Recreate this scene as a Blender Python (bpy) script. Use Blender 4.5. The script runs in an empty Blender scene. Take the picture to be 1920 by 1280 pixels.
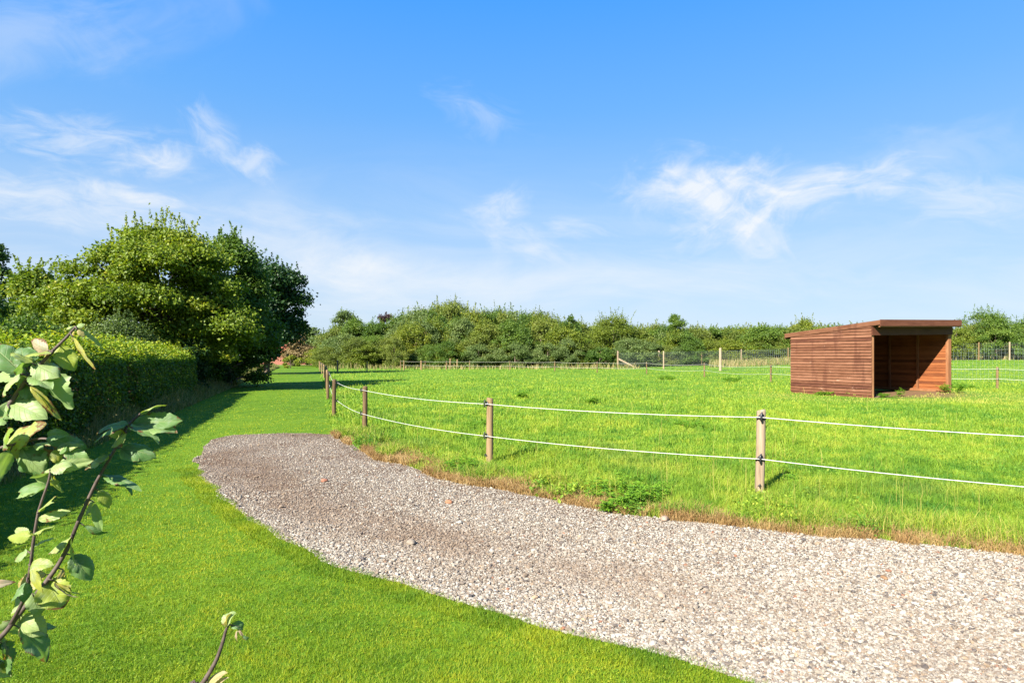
import bpy, math, random
import numpy as np
from mathutils import Vector, Matrix

C = bpy.context.scene.collection
S = bpy.context.scene
R = math.radians
rng = np.random.default_rng(11)

# ------------------------------------------------------------------ camera
F, HZ, H = 1150.0, 668.0, 1.6            # focal length in photo pixels, horizon row, eye height
cam_d = bpy.data.cameras.new('camera')
cam_d.sensor_width = 36.0
cam_d.lens = 36.0 * F / 1920.0
cam_d.shift_y = (HZ - 640.0) / 1920.0
cam_d.clip_start = 0.05
cam_d.clip_end = 6000
cam = bpy.data.objects.new('camera', cam_d)
C.objects.link(cam)
cam.location = (0, 0, H)
cam.rotation_euler = (R(90), 0, 0)
S.camera = cam

# ------------------------------------------------------------------ light
SUN_EL, SUN_AZ = R(34), R(54)            # light travels towards +x rotated SUN_AZ towards +y
S.view_settings.view_transform = 'Standard'
S.view_settings.look = 'None'
S.view_settings.exposure = 1.9
S.view_settings.gamma = 1
sun_d = bpy.data.lights.new('sun', 'SUN')
sun_d.energy = 5.0
sun_d.angle = R(0.5)
sun_d.color = (1.0, 0.93, 0.82)
sun = bpy.data.objects.new('sun', sun_d)
C.objects.link(sun)
trav = Vector((math.cos(SUN_AZ) * math.cos(SUN_EL), math.sin(SUN_AZ) * math.cos(SUN_EL), -math.sin(SUN_EL)))
sun.rotation_euler = trav.to_track_quat('-Z', 'Y').to_euler()
sun.location = (-30, -30, 40)


class NT:
    """small helper round a node tree"""
    def __init__(self, tree):
        self.t = tree
        self.t.nodes.clear()

    def n(self, typ, props=None, **ins):
        nd = self.t.nodes.new(typ)
        for k, v in (props or {}).items():
            setattr(nd, k, v)
        for k, v in ins.items():
            key = int(k[1:]) if k[0] == 'i' and k[1:].isdigit() else k.replace('_', ' ')
            self.set(nd.inputs[key], v)
        return nd

    def set(self, sock, v):
        if isinstance(v, bpy.types.NodeSocket):
            self.t.links.new(v, sock)
        elif isinstance(v, bpy.types.Node):
            self.t.links.new(v.outputs[0], sock)
        else:
            if sock.type == 'RGBA' and len(v) == 3:
                v = (*v, 1)
            sock.default_value = v

    def m(self, op, a, b=0.0, c=0.0, clamp=False):
        nd = self.t.nodes.new('ShaderNodeMath')
        nd.operation = op
        nd.use_clamp = clamp
        self.set(nd.inputs[0], a); self.set(nd.inputs[1], b); self.set(nd.inputs[2], c)
        return nd.outputs[0]

    def mix(self, f, a, b, mode='MIX'):
        nd = self.t.nodes.new('ShaderNodeMix')
        nd.data_type = 'RGBA'
        nd.blend_type = mode
        nd.clamp_factor = True
        self.set(nd.inputs[0], f); self.set(nd.inputs[6], a); self.set(nd.inputs[7], b)
        return nd.outputs[2]

    def ramp(self, f, stops, interp='LINEAR'):
        nd = self.t.nodes.new('ShaderNodeValToRGB')
        nd.color_ramp.interpolation = interp
        el = nd.color_ramp.elements
        while len(el) < len(stops):
            el.new(0.5)
        for e, (p, c) in zip(el, stops):
            e.position = p
            e.color = (*c, 1) if len(c) == 3 else c
        self.set(nd.inputs[0], f)
        return nd.outputs[0]

    def smooth(self, v, a, b):
        nd = self.t.nodes.new('ShaderNodeMapRange')
        nd.interpolation_type = 'SMOOTHSTEP'
        self.set(nd.inputs[0], v)
        nd.inputs[1].default_value = a; nd.inputs[2].default_value = b
        return nd.outputs[0]

    def noise(self, vec, scale, detail=4, rough=0.55, dist=0.0):
        nd = self.n('ShaderNodeTexNoise', None, Scale=scale, Detail=detail, Roughness=rough, Distortion=dist)
        if vec is not None:
            self.set(nd.inputs['Vector'], vec)
        return nd.outputs[0]


# ------------------------------------------------------------------ sky
world = bpy.data.worlds.new('World')
S.world = world
world.use_nodes = True
w = NT(world.node_tree)
sky = w.n('ShaderNodeTexSky', {'sky_type': 'NISHITA', 'sun_disc': False, 'sun_elevation': SUN_EL,
                               'sun_rotation': math.atan2(-trav.x, -trav.y), 'altitude': 0.0,
                               'air_density': 1.0, 'dust_density': 0.6, 'ozone_density': 2.0})
tc = w.n('ShaderNodeTexCoord')
sep = w.n('ShaderNodeSeparateXYZ', None, i0=tc.outputs['Generated'])
SX, SY, SZ = sep.outputs
ysafe = w.m('MAXIMUM', SY, 0.05)
U = w.m('DIVIDE', SX, ysafe)
V = w.m('DIVIDE', SZ, ysafe)
uv = w.n('ShaderNodeCombineXYZ', None, X=U, Y=V, Z=0.0).outputs[0]
fwd = w.smooth(SY, 0.1, 0.35)
warp = w.n('ShaderNodeTexNoise', None, Vector=uv, Scale=2.6, Detail=3.0)
warp2 = w.n('ShaderNodeVectorMath', {'operation': 'MULTIPLY_ADD'}, i0=warp.outputs['Color'], i1=(0.14, 0.10, 0.0), i2=uv).outputs[0]


def cloud(px, py, sx, sy, rot, strength, scale=9.0, stretch=5.0, lo=0.42, hi=0.78, seed=0.0):
    """a wisp of cirrus at a fixed direction in the sky; sizes in photo pixels"""
    cu, cv = (px - 960) / F, (HZ - py) / F
    rel = w.n('ShaderNodeVectorMath', {'operation': 'SUBTRACT'}, i0=warp2, i1=(cu + 0.07, cv + 0.05, 0)).outputs[0]
    rt = w.n('ShaderNodeVectorRotate', {'rotation_type': 'Z_AXIS'}, Vector=rel, Angle=R(-rot)).outputs[0]
    sc = w.n('ShaderNodeVectorMath', {'operation': 'MULTIPLY'}, i0=rt, i1=(F / (sx * 1.2), F / (sy * 1.25), 1)).outputs[0]
    ln = w.n('ShaderNodeVectorMath', {'operation': 'LENGTH'}, i0=sc).outputs[1]
    mask = w.m('SUBTRACT', 1.0, w.smooth(ln, 0.0, 1.5))
    st = w.n('ShaderNodeVectorMath', {'operation': 'MULTIPLY'}, i0=rt, i1=(1.0, stretch, 1)).outputs[0]
    st = w.n('ShaderNodeVectorMath', {'operation': 'ADD'}, i0=st, i1=(seed, seed * 1.7, 0)).outputs[0]
    nz = w.noise(st, scale, 9, 0.62, 0.9)
    f = w.smooth(w.m('ADD', nz, w.m('MULTIPLY', mask, 0.50)), 0.70, 1.16)
    return w.m('MULTIPLY', w.m('MULTIPLY', f, w.m('POWER', mask, 0.5)), strength)


cl = [
    cloud(1320, 350, 190, 70, 4, 0.75, 11.0, 1.8, seed=1.3),
    cloud(1350, 385, 150, 70, 22, 0.6, 13.0, 2.4, seed=21.3),
    cloud(1260, 340, 120, 40, 12, 0.5, 14.0, 2.0, seed=23.3),
    cloud(1470, 385, 170, 50, 16, 0.6, 11.0, 2.6, seed=25.3),
    cloud(1420, 435, 90, 55, -35, 0.55, 12.0, 2.0, seed=7.7),
    cloud(1590, 345, 210, 50, 10, 0.65, 10.0, 3.2, seed=2.1),
    cloud(1800, 375, 260, 60, -2, 0.5, 9.0, 3.0, seed=5.1),
    cloud(1740, 285, 230, 80, 6, 0.25, 4.0, 2.5, seed=3.3),
    cloud(160, 265, 260, 55, -7, 0.6, 9.0, 3.2, seed=4.2),
    cloud(300, 290, 80, 40, -8, 0.7, 9.0, 2.0, seed=9.2),
    cloud(500, 315, 60, 40, -30, 0.65, 13.0, 2.0, seed=6.5),
    cloud(410, 260, 120, 34, -42, 0.5, 11.0, 3.0, seed=26.5),
    cloud(130, 375, 330, 60, -8, 0.6, 8.0, 3.5, seed=8.8),
    cloud(270, 358, 110, 24, -10, 0.6, 10.0, 3.0, seed=28.8),
    cloud(560, 450, 330, 80, -8, 0.5, 4.5, 3.0, seed=11.8),
    cloud(935, 385, 95, 40, 20, 0.6, 12.0, 2.0, seed=12.4),
    cloud(960, 445, 120, 40, -22, 0.6, 7.0, 3.0, seed=13.1),
    cloud(880, 222, 130, 45, -12, 0.30, 10.0, 2.5, seed=14.6),
    cloud(70, 60, 260, 120, 12, 0.35, 4.0, 2.5, seed=15.9),
    cloud(300, 50, 220, 90, 20, 0.18, 4.0, 2.5, seed=16.9),
    cloud(1070, 425, 90, 20, -6, 0.6, 9.0, 2.5, seed=17.5),
    cloud(1000, 525, 700, 60, 1, 0.5, 2.5, 4.0, seed=18.5),
]
# thin white veil thickening towards the horizon, most of it on the left
vs = w.n('ShaderNodeVectorMath', {'operation': 'MULTIPLY'}, i0=warp2, i1=(1.0, 4.5, 1)).outputs[0]
vn = w.smooth(w.noise(vs, 2.2, 7, 0.6, 0.7), 0.34, 0.72)
vm = w.m('SUBTRACT', 1.0, w.smooth(V, 0.06, 0.40))
vl = w.m('ADD', 0.75, w.m('MULTIPLY', w.m('SUBTRACT', 1.0, w.smooth(U, -0.6, 0.2)), 0.45))
veil = w.m('MULTIPLY', w.m('MULTIPLY', vm, vl), w.m('ADD', 0.16, w.m('MULTIPLY', vn, 0.50)))
cl.append(veil)
tot = cl[0]
for c_ in cl[1:]:
    tot = w.m('ADD', tot, c_)
tot = w.m('MULTIPLY', w.m('MULTIPLY', tot, fwd), 0.84)
tot = w.m('MINIMUM', tot, 0.92)
SKY_STR = 0.10
elev = w.m('ARCSINE', SZ)
grad = w.ramp(w.m('DIVIDE', elev, R(90)), [(0.0, (1.25, 1.62, 2.12)), (0.06, (1.00, 1.50, 2.18)), (0.14, (0.68, 1.36, 2.35)), (0.24, (0.33, 1.13, 2.55)), (0.34, (0.12, 0.93, 2.75)), (1.0, (0.11, 0.65, 2.0))])
tint = w.mix(0.10, grad, sky.outputs[0])
skyc = w.mix(tot, tint, (2.45, 2.55, 2.66))
bg = w.n('ShaderNodeBackground', None, Color=skyc, Strength=SKY_STR)
out = w.n('ShaderNodeOutputWorld', None, Surface=bg)


# ------------------------------------------------------------------ helpers
def rise(x, y):
    """lie of the land: level by the drive, rising a metre at the far right"""
    def s(t):
        t = np.clip(t, 0, 1)
        return t * t * (3 - 2 * t)
    x = np.asarray(x, float); y = np.asarray(y, float)
    return 1.2 * s((y - 30) / 45.0) * s((x - 10) / 50.0) + 0.16 * np.exp(-((x - 19.0) ** 2 + (y - 26.2) ** 2) / 7.0)


def G(px, py):
    Y = H * F / (py - HZ)
    return ((px - 960) / F * Y, Y)


def at(px, py, Y):
    return Vector(((px - 960) / F * Y, Y, H + (HZ - py) / F * Y))


def tag(o, label=None, cat=None, group=None, kind=None):
    if label: o['label'] = label
    if cat: o['category'] = cat
    if group: o['group'] = group
    if kind: o['kind'] = kind
    return o


def empty(name, loc, rz=0.0, label=None, cat=None, group=None):
    o = bpy.data.objects.new(name, None)
    o.empty_display_size = 0.2
    C.objects.link(o)
    o.location = loc
    o.rotation_euler = (0, 0, rz)
    return tag(o, label, cat, group)


def copy_tree(o, parent=None):
    c = o.copy()
    C.objects.link(c)
    if parent is not None:
        c.parent = parent
    for ch in list(o.children):
        copy_tree(ch, c)
    return c


class MB:
    """collects vertices, faces and a few point attributes; build() links ONE mesh object"""
    def __init__(self):
        self.v = []; self.f3 = []; self.f4 = []; self.a = {}; self.n = 0

    def add(self, v, f3=None, f4=None, **attrs):
        v = np.asarray(v, float).reshape(-1, 3)
        self.v.append(v)
        if f3 is not None and len(f3):
            self.f3.append(np.asarray(f3, int).reshape(-1, 3) + self.n)
        if f4 is not None and len(f4):
            self.f4.append(np.asarray(f4, int).reshape(-1, 4) + self.n)
        for k in set(self.a) | set(attrs):
            lst = self.a.setdefault(k, [])
            have = sum(len(x) for x in lst)
            if have < self.n:
                lst.append(np.zeros((self.n - have,) + np.shape(attrs.get(k, lst[0] if lst else np.zeros(1)))[1:]))
            val = attrs.get(k)
            if val is None:
                lst.append(np.zeros((len(v),) + lst[0].shape[1:]))
            else:
                val = np.asarray(val, float)
                lst.append(np.full(len(v), float(val)) if val.ndim == 0 else val)
        self.n += len(v)
        return self

    def tube(self, pts, rad, sides=8, cap=True, rnd=0.5):
        pts = np.asarray(pts, float)
        k = len(pts)
        rad = np.full(k, rad) if np.ndim(rad) == 0 else np.asarray(rad, float)
        tan = np.gradient(pts, axis=0)
        tan /= np.linalg.norm(tan, axis=1)[:, None] + 1e-9
        ref = np.array([0.0, 0.0, 1.0]) if abs(tan[0][2]) < 0.9 else np.array([1.0, 0.0, 0.0])
        u = np.cross(tan, ref)
        u /= np.linalg.norm(u, axis=1)[:, None] + 1e-9
        ww = np.cross(tan, u)
        ang = np.arange(sides) / sides * 2 * np.pi
        ring = pts[:, None] + rad[:, None, None] * (np.cos(ang)[None, :, None] * u[:, None] + np.sin(ang)[None, :, None] * ww[:, None])
        v = ring.reshape(-1, 3)
        i = np.arange(k - 1)[:, None] * sides
        j = np.arange(sides)[None]
        jn = (j + 1) % sides
        f4 = np.stack([i + j, i + jn, i + jn + sides, i + j + sides], -1).reshape(-1, 4)
        f3 = []
        if cap:
            v = np.vstack([v, pts[0], pts[-1]])
            a, b = k * sides, k * sides + 1
            for q in range(sides):
                f3.append((a, (q + 1) % sides, q))
                f3.append((b, (k - 1) * sides + q, (k - 1) * sides + (q + 1) % sides))
        return self.add(v, f3, f4, rnd=rnd)

    def hexa(self, p, rnd=0.5):
        """eight corners: bottom loop then top loop"""
        return self.add(p, None, [(3, 2, 1, 0), (4, 5, 6, 7), (0, 1, 5, 4), (1, 2, 6, 5), (2, 3, 7, 6), (3, 0, 4, 7)], rnd=rnd)

    def box(self, lo, hi, rnd=0.5):
        (x0, y0, z0), (x1, y1, z1) = lo, hi
        return self.hexa([(x0, y0, z0), (x1, y0, z0), (x1, y1, z0), (x0, y1, z0),
                          (x0, y0, z1), (x1, y0, z1), (x1, y1, z1), (x0, y1, z1)], rnd)

    def mesh(self, name, mat, smooth=False):
        me = bpy.data.meshes.new(name)
        v = np.concatenate(self.v)
        f3 = np.concatenate(self.f3) if self.f3 else np.zeros((0, 3), int)
        f4 = np.concatenate(self.f4) if self.f4 else np.zeros((0, 4), int)
        me.vertices.add(len(v))
        me.vertices.foreach_set('co', v.astype(np.float32).ravel())
        loops = np.concatenate([f3.ravel(), f4.ravel()]).astype(np.int32)
        me.loops.add(len(loops))
        me.loops.foreach_set('vertex_index', loops)
        tot = np.concatenate([np.full(len(f3), 3), np.full(len(f4), 4)]).astype(np.int32)
        start = np.concatenate([[0], np.cumsum(tot)[:-1]]).astype(np.int32)
        me.polygons.add(len(tot))
        me.polygons.foreach_set('loop_start', start)
        me.polygons.foreach_set('loop_total', tot)
        me.polygons.foreach_set('use_smooth', np.full(len(tot), smooth))
        for k, lst in self.a.items():
            arr = np.concatenate(lst)
            if arr.ndim == 1:
                at_ = me.attributes.new(k, 'FLOAT', 'POINT')
                at_.data.foreach_set('value', arr.astype(np.float32))
            elif arr.shape[1] == 3:
                at_ = me.attributes.new(k, 'FLOAT_VECTOR', 'POINT')
                at_.data.foreach_set('vector', arr.astype(np.float32).ravel())
        me.materials.append(mat)
        me.update(calc_edges=True)
        return me

    def build(self, name, mat, parent=None, smooth=False, loc=None):
        o = bpy.data.objects.new(name, self.mesh(name, mat, smooth))
        C.objects.link(o)
        if parent is not None:
            o.parent = parent
        if loc is not None:
            o.location = loc
        return o


# ------------------------------------------------------------------ materials
def new_mat(name):
    m = bpy.data.materials.new(name)
    m.use_nodes = True
    return m, NT(m.node_tree)


def attr(t, name):
    return t.n('ShaderNodeAttribute', {'attribute_name': name})


def pos(t):
    return t.n('ShaderNodeNewGeometry').outputs['Position']


def finish(t, color, rough=0.6, spec=0.3, trans=0.0, tcol=None, bump=None, bstr=0.3, bdist=0.02):
    p = t.n('ShaderNodeBsdfPrincipled', None, Base_Color=color, Roughness=rough)
    p.inputs['Specular IOR Level'].default_value = spec
    if bump is not None:
        b = t.n('ShaderNodeBump', None, Strength=bstr, Distance=bdist, Height=bump)
        t.set(p.inputs['Normal'], b.outputs[0])
    sh = p.outputs[0]
    if trans > 0:
        tr = t.n('ShaderNodeBsdfTranslucent', None, Color=tcol if tcol is not None else color)
        mx = t.n('ShaderNodeMixShader', None, i0=trans, i1=sh, i2=tr.outputs[0])
        sh = mx.outputs[0]
    t.n('ShaderNodeOutputMaterial', None, Surface=sh)


def leaf_mat(name, stops, trans=0.38, rough=0.5, spec=0.25, gain=1.25):
    m, t = new_mat(name)
    r = attr(t, 'rnd').outputs['Fac']
    col = t.ramp(r, stops)
    tcol = t.mix(1.0, col, (gain * 1.1, gain * 1.15, gain * 0.45), 'MULTIPLY')
    finish(t, col, rough, spec, trans, tcol)
    return m


def grass_mat(name, dark, mid, light, dry, dry_amt=0.12, patch=0.35, trans=0.35, stripe=None):
    m, t = new_mat(name)
    r = attr(t, 'rnd').outputs['Fac']
    p = pos(t)
    n1 = t.noise(p, patch, 4, 0.6)
    n2 = t.noise(p, patch * 5, 3, 0.6)
    f = t.m('ADD', t.m('MULTIPLY', r, 0.60), t.m('ADD', t.m('MULTIPLY', n1, 1.1), t.m('MULTIPLY', n2, 0.95)))
    f = t.m('SUBTRACT', f, 0.82)
    col = t.ramp(f, [(0.15, dark), (0.5, mid), (0.85, light)])
    n3 = t.noise(p, patch * 2.3, 5, 0.65)
    dr = t.m('ADD', t.smooth(n3, 0.60, 0.80), t.m('MULTIPLY', t.smooth(r, 0.90, 1.0), 0.8))
    extra = attr(t, 'dry').outputs['Fac']
    dr = t.m('ADD', t.m('MULTIPLY', dr, dry_amt * 3), extra, clamp=True)
    col = t.mix(dr, col, dry)
    tcol = t.mix(1.0, col, (1.3, 1.35, 0.5), 'MULTIPLY')
    finish(t, col, 0.55, 0.2, trans, tcol)
    return m


def wood_mat(name, base, light, dark, objrand=0.0, scale=(14, 14, 1.3), rough=0.75, scratch=0.0):
    m, t = new_mat(name)
    tcn = t.n('ShaderNodeTexCoord').outputs['Object']
    oi = t.n('ShaderNodeObjectInfo').outputs['Random']
    off = t.n('ShaderNodeVectorMath', {'operation': 'MULTIPLY_ADD'}, i0=tcn, i1=scale,
              i2=t.n('ShaderNodeCombineXYZ', None, X=t.m('MULTIPLY', oi, 37.0), Y=0.0, Z=t.m('MULTIPLY', oi, 91.0)).outputs[0]).outputs[0]
    n1 = t.noise(off, 1.0, 6, 0.65, 0.4)
    n2 = t.noise(off, 4.0, 4, 0.6)
    r = attr(t, 'rnd').outputs['Fac']
    f = t.m('ADD', t.m('MULTIPLY', n1, 0.75), t.m('MULTIPLY', n2, 0.3))
    f = t.m('ADD', f, t.m('MULTIPLY', t.m('SUBTRACT', r, 0.5), 0.42))
    if objrand:
        f = t.m('ADD', f, t.m('MULTIPLY', t.m('SUBTRACT', oi, 0.5), objrand))
    col = t.ramp(f, [(0.28, dark), (0.5, base), (0.74, light)])
    if scratch:
        sc = t.noise(tcn, 2.3, 8, 0.75, 0.6)
        col = t.mix(t.m('MULTIPLY', t.smooth(sc, 0.60, 0.72), scratch), col, (0.30, 0.19, 0.13))
        dk = t.noise(t.n('ShaderNodeVectorMath', {'operation': 'MULTIPLY'}, i0=tcn, i1=(1.6, 1.6, 0.35)).outputs[0], 1.5, 4, 0.6)
        col = t.mix(t.m('MULTIPLY', t.smooth(dk, 0.53, 0.68), 0.55), col, dark)
    finish(t, col, rough, 0.2, bump=f, bstr=0.5, bdist=0.006)
    return m


def plain_mat(name, c1, c2, scale=8.0, rough=0.6, spec=0.3):
    m, t = new_mat(name)
    n = t.noise(t.n('ShaderNodeTexCoord').outputs['Object'], scale, 5, 0.6)
    finish(t, t.ramp(n, [(0.3, c1), (0.7, c2)]), rough, spec, bump=n, bstr=0.15, bdist=0.01)
    return m


M = {}
M['bark'] = plain_mat('bark', (0.05, 0.038, 0.028), (0.13, 0.10, 0.075), 9.0, 0.9, 0.1)
M['maple'] = leaf_mat('maple_leaves', [(0.0, (0.045, 0.085, 0.010)), (0.45, (0.115, 0.170, 0.014)), (0.8, (0.20, 0.235, 0.018)), (1.0, (0.32, 0.28, 0.026))])
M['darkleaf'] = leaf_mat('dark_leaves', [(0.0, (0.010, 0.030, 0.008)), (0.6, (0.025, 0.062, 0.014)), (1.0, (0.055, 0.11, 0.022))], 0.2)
M['midleaf'] = leaf_mat('mid_leaves', [(0.0, (0.035, 0.075, 0.012)), (0.5, (0.088, 0.150, 0.020)), (1.0, (0.18, 0.235, 0.030))])
M['oliveleaf'] = leaf_mat('olive_leaves', [(0.0, (0.055, 0.080, 0.016)), (0.5, (0.128, 0.165, 0.026)), (1.0, (0.23, 0.235, 0.042))])
M['yellowleaf'] = leaf_mat('yellow_green_leaves', [(0.0, (0.07, 0.105, 0.012)), (0.5, (0.15, 0.19, 0.018)), (1.0, (0.30, 0.27, 0.03))])
M['greyleaf'] = leaf_mat('grey_green_leaves', [(0.0, (0.045, 0.075, 0.022)), (0.5, (0.10, 0.15, 0.042)), (1.0, (0.19, 0.235, 0.075))])
M['rustleaf'] = leaf_mat('russet_leaves', [(0.0, (0.08, 0.06, 0.025)), (0.5, (0.15, 0.11, 0.045)), (1.0, (0.24, 0.17, 0.07))], 0.2, gain=1.0)
M['purpleleaf'] = leaf_mat('copper_leaves', [(0.0, (0.022, 0.014, 0.016)), (0.6, (0.05, 0.03, 0.032)), (1.0, (0.09, 0.055, 0.05))], 0.15, gain=0.9)
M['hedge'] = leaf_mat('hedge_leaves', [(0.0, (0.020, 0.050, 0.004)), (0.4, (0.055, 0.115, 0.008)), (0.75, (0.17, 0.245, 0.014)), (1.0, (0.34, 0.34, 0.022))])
M['weed'] = leaf_mat('weed_leaves', [(0.0, (0.05, 0.14, 0.012)), (0.5, (0.12, 0.25, 0.016)), (1.0, (0.22, 0.34, 0.03))])
M['lawn_blade'] = grass_mat('lawn_blades', (0.068, 0.152, 0.009), (0.176, 0.252, 0.013), (0.32, 0.330, 0.020), (0.36, 0.31, 0.05), 0.14, 0.45)
M['paddock_blade'] = grass_mat('paddock_blades', (0.052, 0.148, 0.015), (0.156, 0.258, 0.022), (0.285, 0.325, 0.034), (0.38, 0.32, 0.09), 0.14, 0.20)
M['rough_blade'] = grass_mat('rough_grass_blades', (0.06, 0.10, 0.02), (0.12, 0.16, 0.03), (0.20, 0.20, 0.06), (0.30, 0.24, 0.11), 0.25, 0.5)
M['dry_blade'] = grass_mat('dry_grass_blades', (0.16, 0.09, 0.03), (0.28, 0.17, 0.07), (0.36, 0.26, 0.11), (0.42, 0.30, 0.15), 0.2, 0.9, 0.25)
M['post'] = wood_mat('post_wood', (0.138, 0.090, 0.042), (0.215, 0.150, 0.080), (0.058, 0.036, 0.018), 0.30)
M['greypost'] = wood_mat('grey_post_wood', (0.20, 0.150, 0.098), (0.31, 0.245, 0.17), (0.075, 0.05, 0.032), 0.2, (16, 16, 1.0))
M['shed'] = wood_mat('stained_boards', (0.106, 0.043, 0.021), (0.155, 0.070, 0.039), (0.062, 0.021, 0.011), 0.0, (1.2, 1.2, 5.0), 0.7, 0.6)
M['shed_in'] = wood_mat('inner_boards', (0.165, 0.052, 0.016), (0.22, 0.076, 0.025), (0.09, 0.027, 0.010), 0.0, (1.2, 1.2, 6.0), 0.7)
M['shed_frame'] = wood_mat('frame_timber', (0.18, 0.075, 0.032), (0.26, 0.125, 0.06), (0.09, 0.035, 0.016), 0.2, (5, 5, 1.2), 0.75)
M['fascia'] = wood_mat('fascia_timber', (0.085, 0.030, 0.016), (0.12, 0.046, 0.026), (0.05, 0.016, 0.009), 0.0, (1.5, 1.5, 8), 0.7)
M['felt'] = plain_mat('roofing_felt', (0.05, 0.045, 0.042), (0.10, 0.09, 0.085), 5.0, 0.95, 0.1)
M['plastic'] = plain_mat('black_plastic', (0.010, 0.010, 0.011), (0.02, 0.02, 0.022), 20, 0.35, 0.5)
M['rope'] = plain_mat('white_rope', (0.42, 0.42, 0.40), (0.56, 0.56, 0.54), 90, 0.6, 0.3)
M['dullrope'] = plain_mat('dull_rope', (0.26, 0.27, 0.22), (0.38, 0.38, 0.32), 60, 0.7, 0.2)
M['wire'] = plain_mat('galvanised_wire', (0.10, 0.13, 0.12), (0.17, 0.21, 0.19), 30, 0.45, 0.5)
M['twig'] = plain_mat('twig_bark', (0.04, 0.027, 0.024), (0.11, 0.082, 0.07), 45, 0.7, 0.25)
M['white_paint'] = plain_mat('white_paint', (0.74, 0.73, 0.70), (0.82, 0.81, 0.79), 4, 0.6, 0.3)
M['tile'] = plain_mat('roof_tile', (0.17, 0.05, 0.03), (0.25, 0.085, 0.05), 3, 0.8, 0.2)
M['glass'] = plain_mat('window_glass', (0.03, 0.035, 0.04), (0.05, 0.055, 0.06), 2, 0.1, 0.6)


def brick_mat():
    m, t = new_mat('red_brick')
    b = t.n('ShaderNodeTexBrick', None, Vector=t.n('ShaderNodeTexCoord').outputs['Object'], Color1=(0.24, 0.075, 0.045), Color2=(0.19, 0.055, 0.035),
            Mortar=(0.22, 0.18, 0.15), Scale=4.2)
    rot = t.n('ShaderNodeVectorRotate', {'rotation_type': 'X_AXIS'}, Vector=t.n('ShaderNodeTexCoord').outputs['Object'], Angle=R(90))
    t.set(b.inputs['Vector'], rot.outputs[0])
    finish(t, b.outputs[0], 0.85, 0.15)
    return m


M['brick'] = brick_mat()


def ground_mat(name, dark, mid, light, dirt=None):
    m, t = new_mat(name)
    p = pos(t)
    n1 = t.noise(p, 0.25, 5, 0.6)
    n2 = t.noise(p, 2.0, 6, 0.7)
    n3 = t.noise(p, 28.0, 4, 0.7)
    f = t.m('ADD', t.m('MULTIPLY', n1, 0.4), t.m('ADD', t.m('MULTIPLY', n2, 0.35), t.m('MULTIPLY', n3, 0.3)))
    col = t.ramp(f, [(0.38, dark), (0.52, mid), (0.68, light)])
    if dirt:   # trampled earth at the mouth of the shelter
        sp = t.n('ShaderNodeVectorMath', {'operation': 'DISTANCE'}, i0=p, i1=(16.3, 25.6, 0.1)).outputs[1]
        ds = t.m('SUBTRACT', 1.0, t.smooth(t.m('ADD', sp, t.m('MULTIPLY', n2, 1.6)), 2.0, 3.6))
        col = t.mix(ds, col, dirt)
    finish(t, col, 0.9, 0.1, bump=n3, bstr=0.6, bdist=0.03)
    return m


M['ground'] = ground_mat('field_ground', (0.04, 0.10, 0.008), (0.085, 0.17, 0.012), (0.15, 0.22, 0.018), (0.14, 0.085, 0.045))
M['lawn'] = ground_mat('lawn_ground', (0.035, 0.085, 0.005), (0.07, 0.14, 0.007), (0.11, 0.175, 0.010))


def gravel_ground():
    m, t = new_mat('gravel_bed')
    p = pos(t)
    v = t.n('ShaderNodeTexVoronoi', None, Vector=p, Scale=55.0)
    n1 = t.noise(p, 0.9, 5, 0.6)
    col = t.ramp(v.outputs['Color'], [(0.0, (0.08, 0.055, 0.04)), (0.5, (0.18, 0.14, 0.105)), (1.0, (0.32, 0.28, 0.24))])
    col = t.mix(t.smooth(n1, 0.40, 0.62), col, (0.12, 0.08, 0.055))
    finish(t, col, 0.95, 0.1, bump=v.outputs['Distance'], bstr=1.0, bdist=0.02)
    return m


M['gravel'] = gravel_ground()


def stone_mat():
    m, t = new_mat('gravel_stones')
    c = attr(t, 'col').outputs['Color']
    n = t.noise(pos(t), 60.0, 3, 0.6)
    col = t.mix(0.5, c, t.mix(1.0, c, t.ramp(n, [(0.3, (0.6, 0.58, 0.55)), (0.7, (1.25, 1.22, 1.2))]), 'MULTIPLY'))
    finish(t, col, 0.8, 0.25)
    return m


M['stone'] = stone_mat()


# ------------------------------------------------------------------ ground, lawn, drive
PD = Vector((-0.320, 0.947))             # direction of the grass path
PN = Vector((0.947, 0.320))              # across it, towards the paddock


def path_pt(s, off):
    return (PD.x * s + PN.x * off, PD.y * s + PN.y * off)


gx = np.unique(np.concatenate([np.linspace(-2500, -120, 10), np.linspace(-120, -10, 20), np.linspace(-10, 70, 81), np.linspace(70, 200, 20), np.linspace(200, 2500, 10)]))
gy = np.unique(np.concatenate([np.linspace(-300, -10, 6), np.linspace(-10, 20, 16), np.linspace(20, 90, 71), np.linspace(90, 250, 20), np.linspace(250, 3500, 12)]))
X, Y = np.meshgrid(gx, gy)
nx, ny = len(gx), len(gy)
idx = np.arange(nx * ny).reshape(ny, nx)
ground = MB().add(np.stack([X.ravel(), Y.ravel(), rise(X, Y).ravel()], -1), None,
                  np.stack([idx[:-1, :-1], idx[:-1, 1:], idx[1:, 1:], idx[1:, :-1]], -1).reshape(-1, 4), rnd=0.5).build('ground', M['ground'], smooth=True)
tag(ground, 'green grass field lying beyond the rope fence', kind='structure')


def sheet(name, poly, z, mat):
    me = bpy.data.meshes.new(name)
    me.from_pydata([(x, y, z) for x, y in poly], [], [list(range(len(poly)))])
    me.materials.append(mat)
    o = bpy.data.objects.new(name, me)
    C.objects.link(o)
    return tag(o, kind='structure')


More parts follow.
